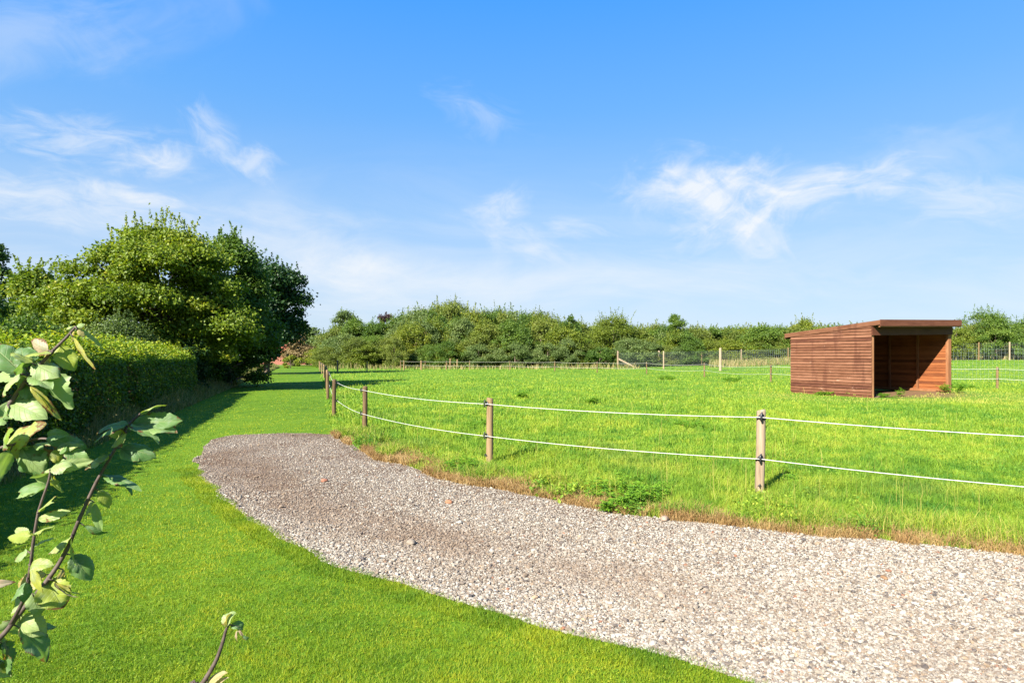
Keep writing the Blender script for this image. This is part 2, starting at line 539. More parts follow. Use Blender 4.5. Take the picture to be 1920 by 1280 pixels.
NEAR_PX = [(363, 878), (372, 893), (392, 912), (418, 936), (455, 966), (500, 995), (552, 1026), (610, 1053), (680, 1078), (745, 1097), (816, 1116), (890, 1137), (941, 1151),
           (1000, 1169), (1077, 1190), (1192, 1217), (1268, 1236), (1412, 1280), (1640, 1370), (1950, 1500)]
TOP_PX = [(363, 878), (375, 848), (394, 825), (437, 816), (515, 813), (570, 813), (628, 815)]
FAR_PX = [(628, 815), (645, 828), (671, 838), (710, 862), (769, 876), (808, 893), (839, 901), (925, 915), (1000, 931), (1120, 956), (1254, 975), (1412, 989),
          (1541, 1004), (1695, 1018), (1815, 1032), (1920, 1044), (2300, 1092), (2900, 1190)]
near_e = [G(*p) for p in NEAR_PX]
top_e = [G(*p) for p in TOP_PX]
far_e = [G(*p) for p in FAR_PX]


def subdiv(line, step=0.25, amp=0.0, seed=0):
    r_ = random.Random(seed)
    o = []
    for a, b in zip(line[:-1], line[1:]):
        n = max(1, int(math.dist(a, b) / step))
        for k in range(n):
            f = k / n
            j = amp * r_.uniform(-1, 1)
            o.append((a[0] + (b[0] - a[0]) * f + j, a[1] + (b[1] - a[1]) * f + j))
    o.append(line[-1])
    return o


near_e = subdiv(near_e, 0.22, 0.022, 1)
top_e = subdiv(top_e, 0.3, 0.05, 2)
far_e = subdiv(far_e, 0.3, 0.04, 3)
gravel_poly = top_e + far_e[1:] + list(reversed(near_e))[:-1]
LEFT_OFF = -3.7
fence_line = [G(628, 815), (-4.9, 16.2), (-7.05, 23.0), (-8.4, 27.2), (-11.6, 37.5), (-14.4, 46), (-24, 78), (-33.8, 108)]
lawn_poly = fence_line + [(-38, 110)] + [path_pt(s, LEFT_OFF) for s in (108, 60, 30, 15, 6, -4)] + [(-4, -6), (9, -6), (9, 0.5), (3, 4.2), (0.5, 6), (-2, 9), G(600, 830)]
sheet('lawn', lawn_poly, 0.004, M['lawn'])
sheet('gravel_drive', gravel_poly, 0.008, M['gravel'])


def inside(poly, x, y):
    p = np.asarray(poly)
    c = np.zeros(len(x), bool)
    x1, y1 = p[-1]
    for x2, y2 in p:
        cond = ((y1 > y) != (y2 > y)) & (x < (x2 - x1) * (y - y1) / (y2 - y1 + 1e-12) + x1)
        c ^= cond
        x1, y1 = x2, y2
    return c


def screen_scatter(n, py0, py1, px0=-260, px1=2180):
    """points on the ground, denser near the road side of the scene where the eye is close"""
    py = rng.uniform(py0, py1, n)
    px = rng.uniform(px0, px1, n)
    y = H * F / (py - HZ)
    return (px - 960) / F * y, y


def vnoise(x, y, scale, seed=0):
    """cheap smooth value noise"""
    r_ = np.random.default_rng(seed)
    T = r_.random((64, 64))
    x = x / scale + 1000; y = y / scale + 1000
    xi = np.floor(x).astype(int); yi = np.floor(y).astype(int)
    fx = x - xi; fy = y - yi
    fx = fx * fx * (3 - 2 * fx); fy = fy * fy * (3 - 2 * fy)
    a = T[xi % 64, yi % 64]; b = T[(xi + 1) % 64, yi % 64]; c = T[xi % 64, (yi + 1) % 64]; d = T[(xi + 1) % 64, (yi + 1) % 64]
    return (a * (1 - fx) + b * fx) * (1 - fy) + (c * (1 - fx) + d * fx) * fy


def blades(mb, x, y, z, h, wd, lean, rnd, dry=None, two=True):
    n = len(x)
    yaw = rng.uniform(0, 2 * np.pi, n)
    ld = rng.uniform(0, 2 * np.pi, n)
    side = np.stack([np.cos(yaw), np.sin(yaw), np.zeros(n)], -1) * (wd / 2)[:, None]
    b = np.stack([x, y, z - 0.004], -1)
    ldv = np.stack([np.cos(ld), np.sin(ld), np.zeros(n)], -1)
    up = np.zeros((n, 3)); up[:, 2] = 1
    L = lean
    tip = b + ldv * (h * np.sin(L))[:, None] + up * (h * np.cos(L))[:, None]
    if two:
        midp = b + ldv * (0.55 * h * np.sin(L * 0.45))[:, None] + up * (0.6 * h * np.cos(L * 0.45))[:, None]
        v = np.stack([b - side, b + side, midp + side * 0.8, midp - side * 0.8, tip], 1).reshape(-1, 3)
        i = np.arange(n) * 5
        f4 = np.stack([i, i + 1, i + 2, i + 3], -1)
        f3 = np.stack([i + 3, i + 2, i + 4], -1)
        k = 5
    else:
        v = np.stack([b - side, b + side, tip], 1).reshape(-1, 3)
        i = np.arange(n) * 3
        f3 = np.stack([i, i + 1, i + 2], -1)
        f4 = None
        k = 3
    mb.add(v, f3, f4, rnd=np.repeat(rnd, k), dry=np.repeat(dry if dry is not None else np.zeros(n), k))


def rand_dir(n, r_):
    v = r_.normal(size=(n, 3))
    return v / (np.linalg.norm(v, axis=1)[:, None] + 1e-9)


def leaf_quads(mb, c, nrm, L, Wd, rnd, r_, fold=0.15):
    n = len(c)
    nrm = nrm / (np.linalg.norm(nrm, axis=1)[:, None] + 1e-9)
    t = np.cross(nrm, rand_dir(n, r_))
    t /= np.linalg.norm(t, axis=1)[:, None] + 1e-9
    b = np.cross(nrm, t)
    L = L[:, None]; Wd = Wd[:, None]
    v = np.stack([c - t * L * 0.5, c + b * Wd * 0.5 - t * L * 0.06 + nrm * Wd * fold, c + t * L * 0.5, c - b * Wd * 0.5 - t * L * 0.06 + nrm * Wd * fold], 1).reshape(-1, 3)
    i = np.arange(n) * 4
    f3 = np.concatenate([np.stack([i, i + 1, i + 2], -1), np.stack([i, i + 2, i + 3], -1)])
    mb.add(v, f3, None, rnd=np.repeat(rnd, 4))


# mown lawn
tx_, ty_ = screen_scatter(170000, 681, 1420, -300, 2000)
k = inside(lawn_poly, tx_, ty_) & ~inside(gravel_poly, tx_, ty_) & (ty_ > 1.9)
tx_, ty_ = tx_[k], ty_[k]
NB = 6
tr_ = np.clip(rng.normal(0.5, 0.19, len(tx_)), 0, 1)
th_ = rng.uniform(0.6, 1.3, len(tx_))
x = np.repeat(tx_, NB); y = np.repeat(ty_, NB)
sp_ = 0.006 + 0.0011 * y * (1 + (y / 7.0) ** 1.5)
x = x + rng.normal(0, 1, len(x)) * sp_; y = y + rng.normal(0, 1, len(y)) * sp_
n = len(x)
mb = MB()
stripe = np.sin((x * PN.x + y * PN.y) * 2 * np.pi / 1.15) * np.clip((y - 9) / 10, 0, 1)
rn = np.clip(np.repeat(tr_, NB) + rng.normal(0, 0.10, n) + 0.12 * stripe, 0, 1)
blades(mb, x, y, np.full(n, 0.004), rng.uniform(0.014, 0.034, n) * np.repeat(th_, NB), np.maximum(0.0036, (0.60 + 0.3 * np.clip((y - 8) / 10, 0, 1)) * y / 613), np.abs(rng.normal(0.75, 0.4, n)), rn, two=False)
# lusher fringe where the mower does not reach, along the drive
ne_ = np.asarray(near_e + top_e)
sg_ = rng.integers(0, len(near_e) - 1, 9000)
f_ = rng.random(len(sg_))[:, None]
pp_ = ne_[sg_] * (1 - f_) + ne_[sg_ + 1] * f_
dv_ = ne_[sg_ + 1] - ne_[sg_]
dv_ /= np.linalg.norm(dv_, axis=1)[:, None] + 1e-9
lob_ = 0.10 * vnoise(pp_[:, 0], pp_[:, 1], 0.28, 61) + 0.05 * vnoise(pp_[:, 0], pp_[:, 1], 0.1, 62)
pp_ = pp_ + np.stack([-dv_[:, 1], dv_[:, 0]], -1) * (lob_ * 0.7 - 0.02 - rng.uniform(0, 0.22, len(sg_)))[:, None]
pp_ = pp_[pp_[:, 1] > 1.9]
x = np.repeat(pp_[:, 0], 7) + rng.normal(0, 0.014, len(pp_) * 7); y = np.repeat(pp_[:, 1], 7) + rng.normal(0, 0.014, len(pp_) * 7)
n = len(x)
blades(mb, x, y, np.full(n, 0.004), rng.uniform(0.018, 0.048, n), np.maximum(0.004, 0.55 * y / 613), np.abs(rng.normal(0.85, 0.4, n)), np.repeat(np.clip(rng.normal(0.25, 0.2, len(pp_)), 0, 1), 7), two=False)
# clover and daisy leaves between the blades
x, y = screen_scatter(60000, 690, 1420, -300, 1800)
k = inside(lawn_poly, x, y) & ~inside(gravel_poly, x, y) & (y > 1.9) & (y < 11) & (vnoise(x, y, 0.6, 71) > 0.55)
x, y = x[k], y[k]
n = len(x)
lw = np.maximum(0.008, 0.9 * y / 613) * rng.uniform(0.7, 1.4, n)
leaf_quads(mb, np.stack([x, y, rng.uniform(0.012, 0.035, n)], -1), np.array([0, 0, 1.0]) + rand_dir(n, rng) * 0.6, lw, lw * 0.8, np.clip(rng.normal(0.4, 0.25, n), 0, 1), rng)
tag(mb.build('lawn_grass', M['lawn_blade']), 'short mown grass of the garden lawn and path', 'grass', kind='stuff')

# paddock grass
SA = Vector((13.85, 23.6)); SU = Vector((0.916, 0.402)); SD = Vector((-0.402, 0.916)); SW, SL = 4.84, 3.8


def in_shed(x, y, m=0.0):
    u = (x - SA.x) * SU.x + (y - SA.y) * SU.y
    d = (x - SA.x) * SD.x + (y - SA.y) * SD.y
    return (u > -m) & (u < SW + m) & (d > -m) & (d < SL + m)


x, y = screen_scatter(900000, 678, 1130)
k = ~inside(lawn_poly, x, y) & ~inside(gravel_poly, x, y) & (y < 112) & ~in_shed(x, y, 0.02)
offp = x * PN.x + y * PN.y
k &= offp > -3.4
worn = 1.2 * np.exp(-(((x - 15.6) / 4.2) ** 2 + ((y - 23.6) / 1.9) ** 2)) + 0.7 * np.exp(-(((x - 12.2) / 1.6) ** 2 + ((y - 24.5) / 1.6) ** 2))
k &= rng.random(len(x)) > worn * 0.45
x, y, worn = x[k], y[k], worn[k]
n = len(x)
big = vnoise(x, y, 2.4, 7) * 0.6 + vnoise(x, y, 0.7, 8) * 0.4
hgt = (0.05 + 0.12 * big ** 1.5) * rng.uniform(0.6, 1.3, n)
ed = np.full(n, 9.0)                       # distance to the edge of the drive
nr_ = np.where(y < 15)[0]
_fe = np.asarray(far_e)
for q_ in range(0, len(_fe)):
    ed[nr_] = np.minimum(ed[nr_], np.hypot(x[nr_] - _fe[q_, 0], y[nr_] - _fe[q_, 1]))
edge_thin = np.clip(1 - ed / (0.25 + 0.55 * vnoise(x, y, 0.6, 18)), 0, 1)
hgt = hgt * (1 - 0.40 * edge_thin)
tuft = (vnoise(x, y, 0.55, 9) > 0.80) & (y < 40)
hgt[tuft] *= 1.55
hgt *= 1 - 0.55 * np.clip(worn, 0, 1)
dry = np.clip(worn * rng.uniform(0.4, 1.1, n), 0, 0.9) + np.clip(vnoise(x, y, 1.8, 17) - 0.72, 0, 1) * 1.2 * rng.random(n) + edge_thin * (rng.random(n) < 0.40) * 0.8
mb = MB()
blades(mb, x, y, rise(x, y), hgt, np.maximum(0.0035, 0.52 * y / 613) * rng.uniform(0.7, 1.3, n), np.abs(rng.normal(0.55, 0.36, n)), np.clip(0.45 * rng.random(n) + 0.75 * vnoise(x, y, 0.16, 14) - 0.1, 0, 1), dry)
# broad leaved herbs and clover among the grass
hx, hy = screen_scatter(110000, 680, 1130)
k = ~inside(lawn_poly, hx, hy) & ~inside(gravel_poly, hx, hy) & ~in_shed(hx, hy, 0.1) & (hx * PN.x + hy * PN.y > 0.9) & (hy < 90) & (vnoise(hx, hy, 1.3, 24) * 0.7 + vnoise(hx, hy, 0.35, 25) * 0.4 > 0.66)
hx, hy = hx[k], hy[k]
hl = np.maximum(0.03, 1.5 * hy / 613) * rng.uniform(0.6, 1.4, len(hx))
leaf_quads(mb, np.stack([hx, hy, rise(hx, hy) + rng.uniform(0.03, 0.19, len(hx))], -1), np.array([0, 0, 0.8]) + rand_dir(len(hx), rng) * 0.8, hl, hl * 0.5, np.clip(rng.normal(0.38, 0.25, len(hx)), 0, 1), rng)
# thin seed stalks
ns = 1500
sx, sy = screen_scatter(ns, 700, 1020)
k = ~inside(lawn_poly, sx, sy) & ~inside(gravel_poly, sx, sy) & ~in_shed(sx, sy, 0.1) & (sx * PN.x + sy * PN.y > 0.8) & (vnoise(sx, sy, 3.0, 21) > 0.45)
sx, sy = sx[k], sy[k]
blades(mb, sx, sy, rise(sx, sy), rng.uniform(0.25, 0.5, len(sx)), 0.22 * sy / 613 + 0.001, np.abs(rng.normal(0.2, 0.15, len(sx))), rng.random(len(sx)), rng.uniform(0.5, 1.0, len(sx)))
tag(mb.build('paddock_grass', M['paddock_blade']), 'lush uneven grass growing inside the roped paddock', 'grass', kind='stuff')

# long grass and dead straw along the edge of the drive
fe = np.asarray(far_e)
seg = rng.integers(0, len(fe) - 1, 90000)
f = rng.random(len(seg))[:, None]
p = fe[seg] * (1 - f) + fe[seg + 1] * f
d = fe[seg + 1] - fe[seg]
d /= np.linalg.norm(d, axis=1)[:, None] + 1e-9
nrm = np.stack([-d[:, 1], d[:, 0]], -1)
o_ = np.abs(rng.normal(0, 0.27, len(seg))) - 0.09 * vnoise(p[:, 0], p[:, 1], 0.3, 36)
p = p + nrm * o_[:, None]
k = (p[:, 1] < 14.5) & (vnoise(p[:, 0], p[:, 1], 0.45, 31) + 0.25 * vnoise(p[:, 0], p[:, 1], 0.12, 32) > 0.52)
p = p[k]; o_ = o_[k]
n = len(p)
mb = MB()
blades(mb, p[:, 0], p[:, 1], np.zeros(n), rng.uniform(0.03, 0.17, n), np.maximum(0.003, 0.45 * p[:, 1] / 613), np.abs(rng.normal(0.85, 0.35, n)), rng.random(n),
       np.zeros(n))
tag(mb.build('dry_grass', M['dry_blade']), 'dead brown straw along the paddock edge of the gravel', 'grass', kind='stuff')
seg = rng.integers(0, len(fe) - 1, 45000)
f = rng.random(len(seg))[:, None]
p = fe[seg] * (1 - f) + fe[seg + 1] * f
d = fe[seg + 1] - fe[seg]
d /= np.linalg.norm(d, axis=1)[:, None] + 1e-9
p = p + np.stack([-d[:, 1], d[:, 0]], -1) * rng.uniform(0.05, 0.75, len(seg))[:, None]
k = (vnoise(p[:, 0], p[:, 1], 0.4, 33) > 0.58)
p = p[k]
n = len(p)
mb = MB()
blades(mb, p[:, 0], p[:, 1], np.zeros(n), rng.uniform(0.10, 0.26, n), np.maximum(0.004, 0.55 * p[:, 1] / 613), np.abs(rng.normal(0.6, 0.3, n)), rng.random(n),
       (rng.random(n) < 0.15) * 0.7)
seg = rng.integers(0, len(fe) - 1, 420)
wx = fe[seg, 0]; wy = fe[seg, 1]
wo = rng.uniform(0.0, 0.55, len(seg))
k = (wy < 15) & (vnoise(wx, wy, 0.5, 35) > 0.5)
for a_, b_, o2 in zip(wx[k], wy[k], wo[k]):
    m_ = rng.integers(14, 50)
    hx = a_ + 0.32 * o2 + rng.normal(0, 0.07, m_); hy = b_ + 0.95 * o2 + rng.normal(0, 0.06, m_)
    hl = np.full(m_, rng.uniform(0.03, 0.06)) * rng.uniform(0.7, 1.3, m_)
    leaf_quads(mb, np.stack([hx, hy, rng.uniform(0.02, rng.uniform(0.08, 0.20), m_)], -1), np.array([0, 0, 0.8]) + rand_dir(m_, rng) * 0.8, hl, hl * rng.uniform(0.3, 0.6), np.clip(rng.normal(rng.uniform(0.1, 0.5), 0.15, m_), 0, 1), rng)
tag(mb.build('verge_grass', M['paddock_blade']), 'longer tufted grass along the verge of the gravel drive', 'grass', kind='stuff')

# rough grass at the foot of the garden hedge
n = 90000
s_ = 95 * rng.random(n) ** 1.6 + 1.0
of = rng.uniform(-4.7, LEFT_OFF + 0.2, n)
x = PD.x * s_ + PN.x * of; y = PD.y * s_ + PN.y * of
mb = MB()
hh = rng.uniform(0.2, 0.75, n) * (0.4 + 0.9 * vnoise(x, y, 1.3, 41)) * np.clip((LEFT_OFF + 0.5 - of) / 0.9, 0.25, 1)
blades(mb, x, y, np.zeros(n), hh, np.maximum(0.005, 0.5 * y / 613), np.abs(rng.normal(0.55, 0.35, n)), rng.random(n), (rng.random(n) < 0.35) * 0.8)
tag(mb.build('rough_grass', M['rough_blade']), 'rough seeding grass along the foot of the garden hedge', 'grass', kind='stuff')

# pale dry grass below the thicket on the rise
n = 11000
px = rng.uniform(1330, 2100, n); y = rng.uniform(74, 88, n)
x = (px - 960) / F * y
mb = MB()
blades(mb, x, y, rise(x, y), rng.uniform(0.5, 1.1, n), np.full(n, 0.07), np.abs(rng.normal(0.4, 0.25, n)), rng.random(n), (rng.random(n) < 0.6) * 0.9)
n = 2500
px = rng.uniform(600, 1200, n); y = rng.uniform(74, 92, n)
x = (px - 960) / F * y
blades(mb, x, y, rise(x, y), rng.uniform(0.3, 1.0, n) * (0.3 + vnoise(x, y, 4, 3)), np.full(n, 0.07), np.abs(rng.normal(0.4, 0.25, n)), rng.random(n), (rng.random(n) < 0.5) * 0.9)
tag(mb.build('tall_grass', M['rough_blade']), 'tall pale grass at the foot of the thicket', 'grass', kind='stuff')

# gravel stones
ph = (1 + 5 ** 0.5) / 2
ICO = np.array([(-1, ph, 0), (1, ph, 0), (-1, -ph, 0), (1, -ph, 0), (0, -1, ph), (0, 1, ph), (0, -1, -ph), (0, 1, -ph), (ph, 0, -1), (ph, 0, 1), (-ph, 0, -1), (-ph, 0, 1)]) / math.sqrt(1 + ph * ph)
ICF = np.array([(0, 11, 5), (0, 5, 1), (0, 1, 7), (0, 7, 10), (0, 10, 11), (1, 5, 9), (5, 11, 4), (11, 10, 2), (10, 7, 6), (7, 1, 8),
                (3, 9, 4), (3, 4, 2), (3, 2, 6), (3, 6, 8), (3, 8, 9), (4, 9, 5), (2, 4, 11), (6, 2, 10), (8, 6, 7), (9, 8, 1)])
x, y = screen_scatter(760000, 800, 1420, 330, 2300)
k = inside(gravel_poly, x, y) & (y > 1.9)
x, y = x[k], y[k]
# earth shows through in the turning hollow
def drive_dirt(x, y):
    """brown earth worked up along the middle of the drive and in the turning end"""
    q = np.asarray([G(420, 850), G(520, 915), G(700, 990), G(930, 1040), G(1180, 1100), G(1500, 1170), G(1900, 1230)])
    best = np.full(len(x), 99.0)
    for a, b in zip(q[:-1], q[1:]):
        ab = b - a
        t_ = np.clip(((x - a[0]) * ab[0] + (y - a[1]) * ab[1]) / (ab @ ab), 0, 1)
        best = np.minimum(best, np.hypot(x - a[0] - t_ * ab[0], y - a[1] - t_ * ab[1]))
    a = np.exp(-(best / 0.55) ** 2) * np.clip((y - 2.5) / 5, 0.25, 0.7)
    b = np.exp(-((y - 12.6) / 0.5) ** 2) * 0.9
    c = 0.25 * np.clip((y - 8) / 4, 0, 1)
    return np.clip((a + b + c) * (0.25 + 1.2 * vnoise(x, y, 0.5, 51) * (0.5 + vnoise(x, y, 0.12, 52))), 0, 1)
dd = drive_dirt(x, y)
k = rng.random(len(x)) > dd * 0.35
x, y, dd = x[k], y[k], dd[k]
n = len(x)
size = np.clip(rng.lognormal(math.log(0.0054), 0.38, n), 0.003, 0.026)
size = np.maximum(size, 0.00056 * y * rng.lognormal(0, 0.38, n))
sc = np.stack([size * rng.uniform(0.8, 1.5, n), size * rng.uniform(0.7, 1.1, n), size * rng.uniform(0.45, 0.85, n)], -1)
ang = rng.uniform(0, 2 * np.pi, n); tl = rng.normal(0, 0.35, n)
pv = ICO[None] * (1 + rng.normal(0, 0.13, (n, 12, 1))) * sc[:, None]
ct, st = np.cos(tl)[:, None], np.sin(tl)[:, None]
pv = np.stack([pv[..., 0], pv[..., 1] * ct - pv[..., 2] * st, pv[..., 1] * st + pv[..., 2] * ct], -1)
ca, sa = np.cos(ang)[:, None], np.sin(ang)[:, None]
pv = np.stack([pv[..., 0] * ca - pv[..., 1] * sa, pv[..., 0] * sa + pv[..., 1] * ca, pv[..., 2]], -1)
pv += np.stack([x, y, 0.008 + size * rng.uniform(0.1, 0.75, n)], -1)[:, None]
pal = np.array([(0.44, 0.40, 0.35), (0.36, 0.32, 0.275), (0.29, 0.245, 0.20), (0.23, 0.18, 0.14), (0.16, 0.13, 0.11), (0.10, 0.09, 0.09), (0.34, 0.25, 0.17), (0.28, 0.13, 0.08), (0.56, 0.53, 0.48)])
ci = rng.choice(len(pal), n, p=[0.19, 0.22, 0.21, 0.15, 0.09, 0.05, 0.05, 0.008, 0.032])
colr = pal[ci] * rng.uniform(0.80, 1.15, (n, 1)) * np.array((0.70, 0.72, 0.70))
br = np.clip(dd * 1.1, 0, 0.75)[:, None]
colr = colr * (1 - br) + np.array((0.15, 0.108, 0.074)) * br
ff = (ICF[None] + (np.arange(n) * 12)[:, None, None]).reshape(-1, 3)
mb = MB().add(pv.reshape(-1, 3), ff, None, col=np.repeat(colr, 12, 0))
tag(mb.build('gravel', M['stone']), 'loose mixed gravel covering the drive', 'gravel', kind='stuff')


def stone(px, py, L, Wd, Ht, colr, label, seed):
    r_ = np.random.default_rng(seed)
    gx_, gy_ = G(px, py)
    import bmesh
    bm = bmesh.new()
    bmesh.ops.create_icosphere(bm, subdivisions=3, radius=1.0)
    for v in bm.verts:
        nrm_ = v.co.copy()
        k_ = 1 + 0.16 * math.sin(3.1 * nrm_.x + seed) * math.cos(2.3 * nrm_.y + seed * 2) + 0.07 * math.sin(7 * nrm_.z + 5 * nrm_.x)
        v.co = Vector((nrm_.x * L / 2 * k_, nrm_.y * Wd / 2 * k_, nrm_.z * Ht / 2 * k_))
    me = bpy.data.meshes.new('stone')
    bm.to_mesh(me)
    bm.free()
    a_ = me.attributes.new('col', 'FLOAT_VECTOR', 'POINT')
    a_.data.foreach_set('vector', np.tile(np.asarray(colr, np.float32) * 0.55, len(me.vertices)))
    for p_ in me.polygons:
        p_.use_smooth = True
    me.materials.append(M['stone'])
    o = bpy.data.objects.new('stone', me)
    C.objects.link(o)
    o.location = (gx_, gy_, 0.008 + Ht * 0.32)
    o.rotation_euler = (0.1, 0.05, r_.uniform(0, 3))
    tag(o, label, 'stone', 'larger stones lying on the gravel')


stone(1246, 977, 0.13, 0.08, 0.06, (0.48, 0.36, 0.27), 'large flat tan stone at the gravel edge below the leafy weeds', 1)
stone(1833, 1028, 0.10, 0.07, 0.05, (0.62, 0.56, 0.46), 'pale cream stone at the gravel edge on the far right', 2)
stone(842, 945, 0.085, 0.06, 0.05, (0.46, 0.22, 0.12), 'orange brick coloured stone below the middle fence post', 3)
stone(608, 904, 0.09, 0.07, 0.05, (0.42, 0.19, 0.12), 'reddish stone in the back part of the gravel', 4)
stone(771, 1022, 0.10, 0.07, 0.05, (0.33, 0.28, 0.22), 'large beige stone near the lawn side of the gravel', 5)
stone(1240, 1121, 0.075, 0.05, 0.04, (0.45, 0.36, 0.27), 'tan stone in the middle of the gravel', 6)
stone(1658, 1087, 0.06, 0.04, 0.03, (0.32, 0.19, 0.10), 'brown stone on the right side of the gravel', 7)


# ------------------------------------------------------------------ paddock shelter
def shelter():
    base_z = 0.0
    root = empty('field_shelter', (SA.x, SA.y, base_z), math.atan2(SU.y, SU.x),
                 'red brown weatherboarded field shelter with open front and sloping flat roof', 'shelter')
    W, D = SW, SL
    lift = 0.10                                   # the shelter stands a touch higher on its right

    def lf(x_):
        return lift * x_ / W
    top_f, top_b = 2.92, 2.60                     # wall plate heights under the roof, front and back

    def plate(y_):
        return top_f + (top_b - top_f) * y_ / D

    r_ = random.Random(3)

    def clad(x0, y0, x1, y1, outn, z_top_fn, mat, name, th=0.036, bh=0.118):
        """horizontal lapped boards from ground up along a wall line"""
        mb = MB()
        Lw = math.dist((x0, y0), (x1, y1))
        nb = int(3.2 / bh)
        ux, uy = (x1 - x0) / Lw, (y1 - y0) / Lw
        nseg = 14
        for b in range(nb):
            z0 = -0.02 + b * bh
            rn_ = r_.random()
            js = r_.uniform(-0.003, 0.003)
            for q in range(nseg):
                a, c = q / nseg, (q + 1) / nseg
                P = []
                za = min(z0 + bh * 1.12, z_top_fn(y0 + (y1 - y0) * a)); zc = min(z0 + bh * 1.12, z_top_fn(y0 + (y1 - y0) * c))
                if za <= z0 + 0.004 and zc <= z0 + 0.004:
                    continue
                za, zc = max(za, z0 + 0.004), max(zc, z0 + 0.004)
                wob0, wob1 = 0.004 * math.sin(9 * a + b * 2.1), 0.004 * math.sin(9 * c + b * 2.1)
                pa = (x0 + ux * Lw * a, y0 + uy * Lw * a); pc = (x0 + ux * Lw * c, y0 + uy * Lw * c)
                o0, o1 = th + 0.012 + js, 0.006
                for (pp, zz, oo) in ((pa, z0 + wob0, o0), (pc, z0 + wob1, o0), (pc, z0 + wob1, 0.0), (pa, z0 + wob0, 0.0),
                                     (pa, za, o1), (pc, zc, o1), (pc, zc, -0.004), (pa, za, -0.004)):
                    P.append((pp[0] + outn[0] * oo, pp[1] + outn[1] * oo, zz + lf(pp[0])))
                mb.hexa(P, rn_)
        return mb.build(name, mat, root)

    clad(0, D, 0, 0, (-1, 0), lambda y_: plate(y_) - 0.02, M['shed'], 'side_wall')
    clad(W, 0, W, D, (1, 0), lambda y_: plate(y_) - 0.02, M['shed'], 'side_wall')
    clad(W, D, 0, D, (0, 1), lambda y_: plate(D) - 0.02, M['shed'], 'back_wall')
    # inside faces of the walls: boards of their own
    clad(W - 0.10, 0.10, W - 0.10, D - 0.03, (-1, 0), lambda y_: plate(y_) - 0.03, M['shed_in'], 'inner_boards', 0.010, 0.115)
    clad(0.05, D - 0.05, W - 0.14, D - 0.05, (0, -1), lambda y_: plate(D) - 0.03, M['shed_in'], 'inner_boards', 0.010, 0.115)
    # corner posts and studs
    for (px_, py_, a, b) in ((0.005, -0.005, 0.10, 0.11), (W - 0.175, -0.005, 0.17, 0.11), (0.005, D - 0.12, 0.08, 0.08), (W - 0.24, D - 0.15, 0.08, 0.08)):
        MB().box((px_, py_, -0.05 + lf(px_)), (px_ + a, py_ + b, plate(py_) - 0.04 + lf(px_)), r_.random()).build('corner_post', M['shed_frame'], root)
    for yy in (1.27, 2.53):
        MB().box((W - 0.215, yy - 0.035, 0.0 + lf(W)), (W - 0.125, yy + 0.035, plate(yy) - 0.08 + lf(W)), 0.3).build('stud', M['shed_frame'], root)
    MB().box((W - 0.24, 0.12, 0.02 + lf(W)), (W - 0.128, D - 0.16, 0.12 + lf(W)), 0.4).build('sill_beam', M['shed_frame'], root)
    # front header
    mb = MB()
    z0, z1 = 2.41, 2.74
    mb.hexa([(-0.05, -0.06, z0), (W + 0.02, -0.06, z0 + lift), (W + 0.02, -0.012, z0 + lift), (-0.05, -0.012, z0),
             (-0.05, -0.06, z1), (W + 0.02, -0.06, z1 + lift), (W + 0.02, -0.012, z1 + lift), (-0.05, -0.012, z1)], 0.3)
    mb.build('header_beam', M['fascia'], root)
    # roof: boarded deck, fascias and felt
    of, ob, os_ = 0.36, 0.30, 0.035

    def slab(name, x0, x1, y0, y1, dz0, dz1, mat, rn_=0.5):
        P = []
        for dz in (dz0, dz1):
            for (xx, yy) in ((x0, y0), (x1, y0), (x1, y1), (x0, y1)):
                P.append((xx, yy, plate(yy) + dz + lf(xx)))
        MB().hexa(P, rn_).build(name, mat, root)
    roof = MB()
    P = []
    for dz in (0.0, 0.035):
        for (xx, yy) in ((-os_, -of), (W + os_, -of), (W + os_, D + ob), (-os_, D + ob)):
            P.append((xx, yy, plate(yy) + dz + lf(xx)))
    roof.hexa(P, 0.4)
    rf = roof.build('roof', M['felt'], root)
    slab('fascia', -os_ - 0.025, W + os_ + 0.025, -of - 0.028, -of - 0.002, -0.20, 0.045, M['fascia'], 0.55)
    slab('fascia_lip', -os_ - 0.02, W + os_ + 0.02, -of + 0.0, -of + 0.05, -0.232, -0.195, M['shed_frame'], 0.8)
    slab('barge_board', -os_ - 0.025, -os_ - 0.002, -of, D + ob, -0.145, 0.030, M['shed'], 0.62)
    slab('barge_board', W + os_ + 0.002, W + os_ + 0.025, -of, D + ob, -0.20, 0.041, M['fascia'], 0.5)
    slab('back_fascia', -os_, W + os_, D + ob + 0.002, D + ob + 0.025, -0.20, 0.041, M['fascia'], 0.5)
    # trodden earth floor
    mb = MB().box((0.1, 0.02, -0.03), (W - 0.12, D - 0.06, 0.015), 0.5)
    mb.build('earth_floor', plain_mat('shed_earth', (0.09, 0.06, 0.04), (0.17, 0.115, 0.075), 4, 0.95, 0.1), root)
    return root


shelter()


# ------------------------------------------------------------------ fences
def post_mesh(h, r, mat, seed=0, sides=14):
    r_ = random.Random(seed)
    mb = MB()
    zs = [-0.3, 0.0, h * 0.3, h * 0.6, h * 0.9, h - 0.012, h]
    pts = [(r_.uniform(-.004, .004), r_.uniform(-.004, .004), z) for z in zs]
    mb.tube(pts, [r * 1.03, r * 1.03, r * 1.0, r * 0.98, r * 0.97, r * 0.96, r * 0.88], sides, rnd=0.5)
    return mb.mesh('post', mat, True)


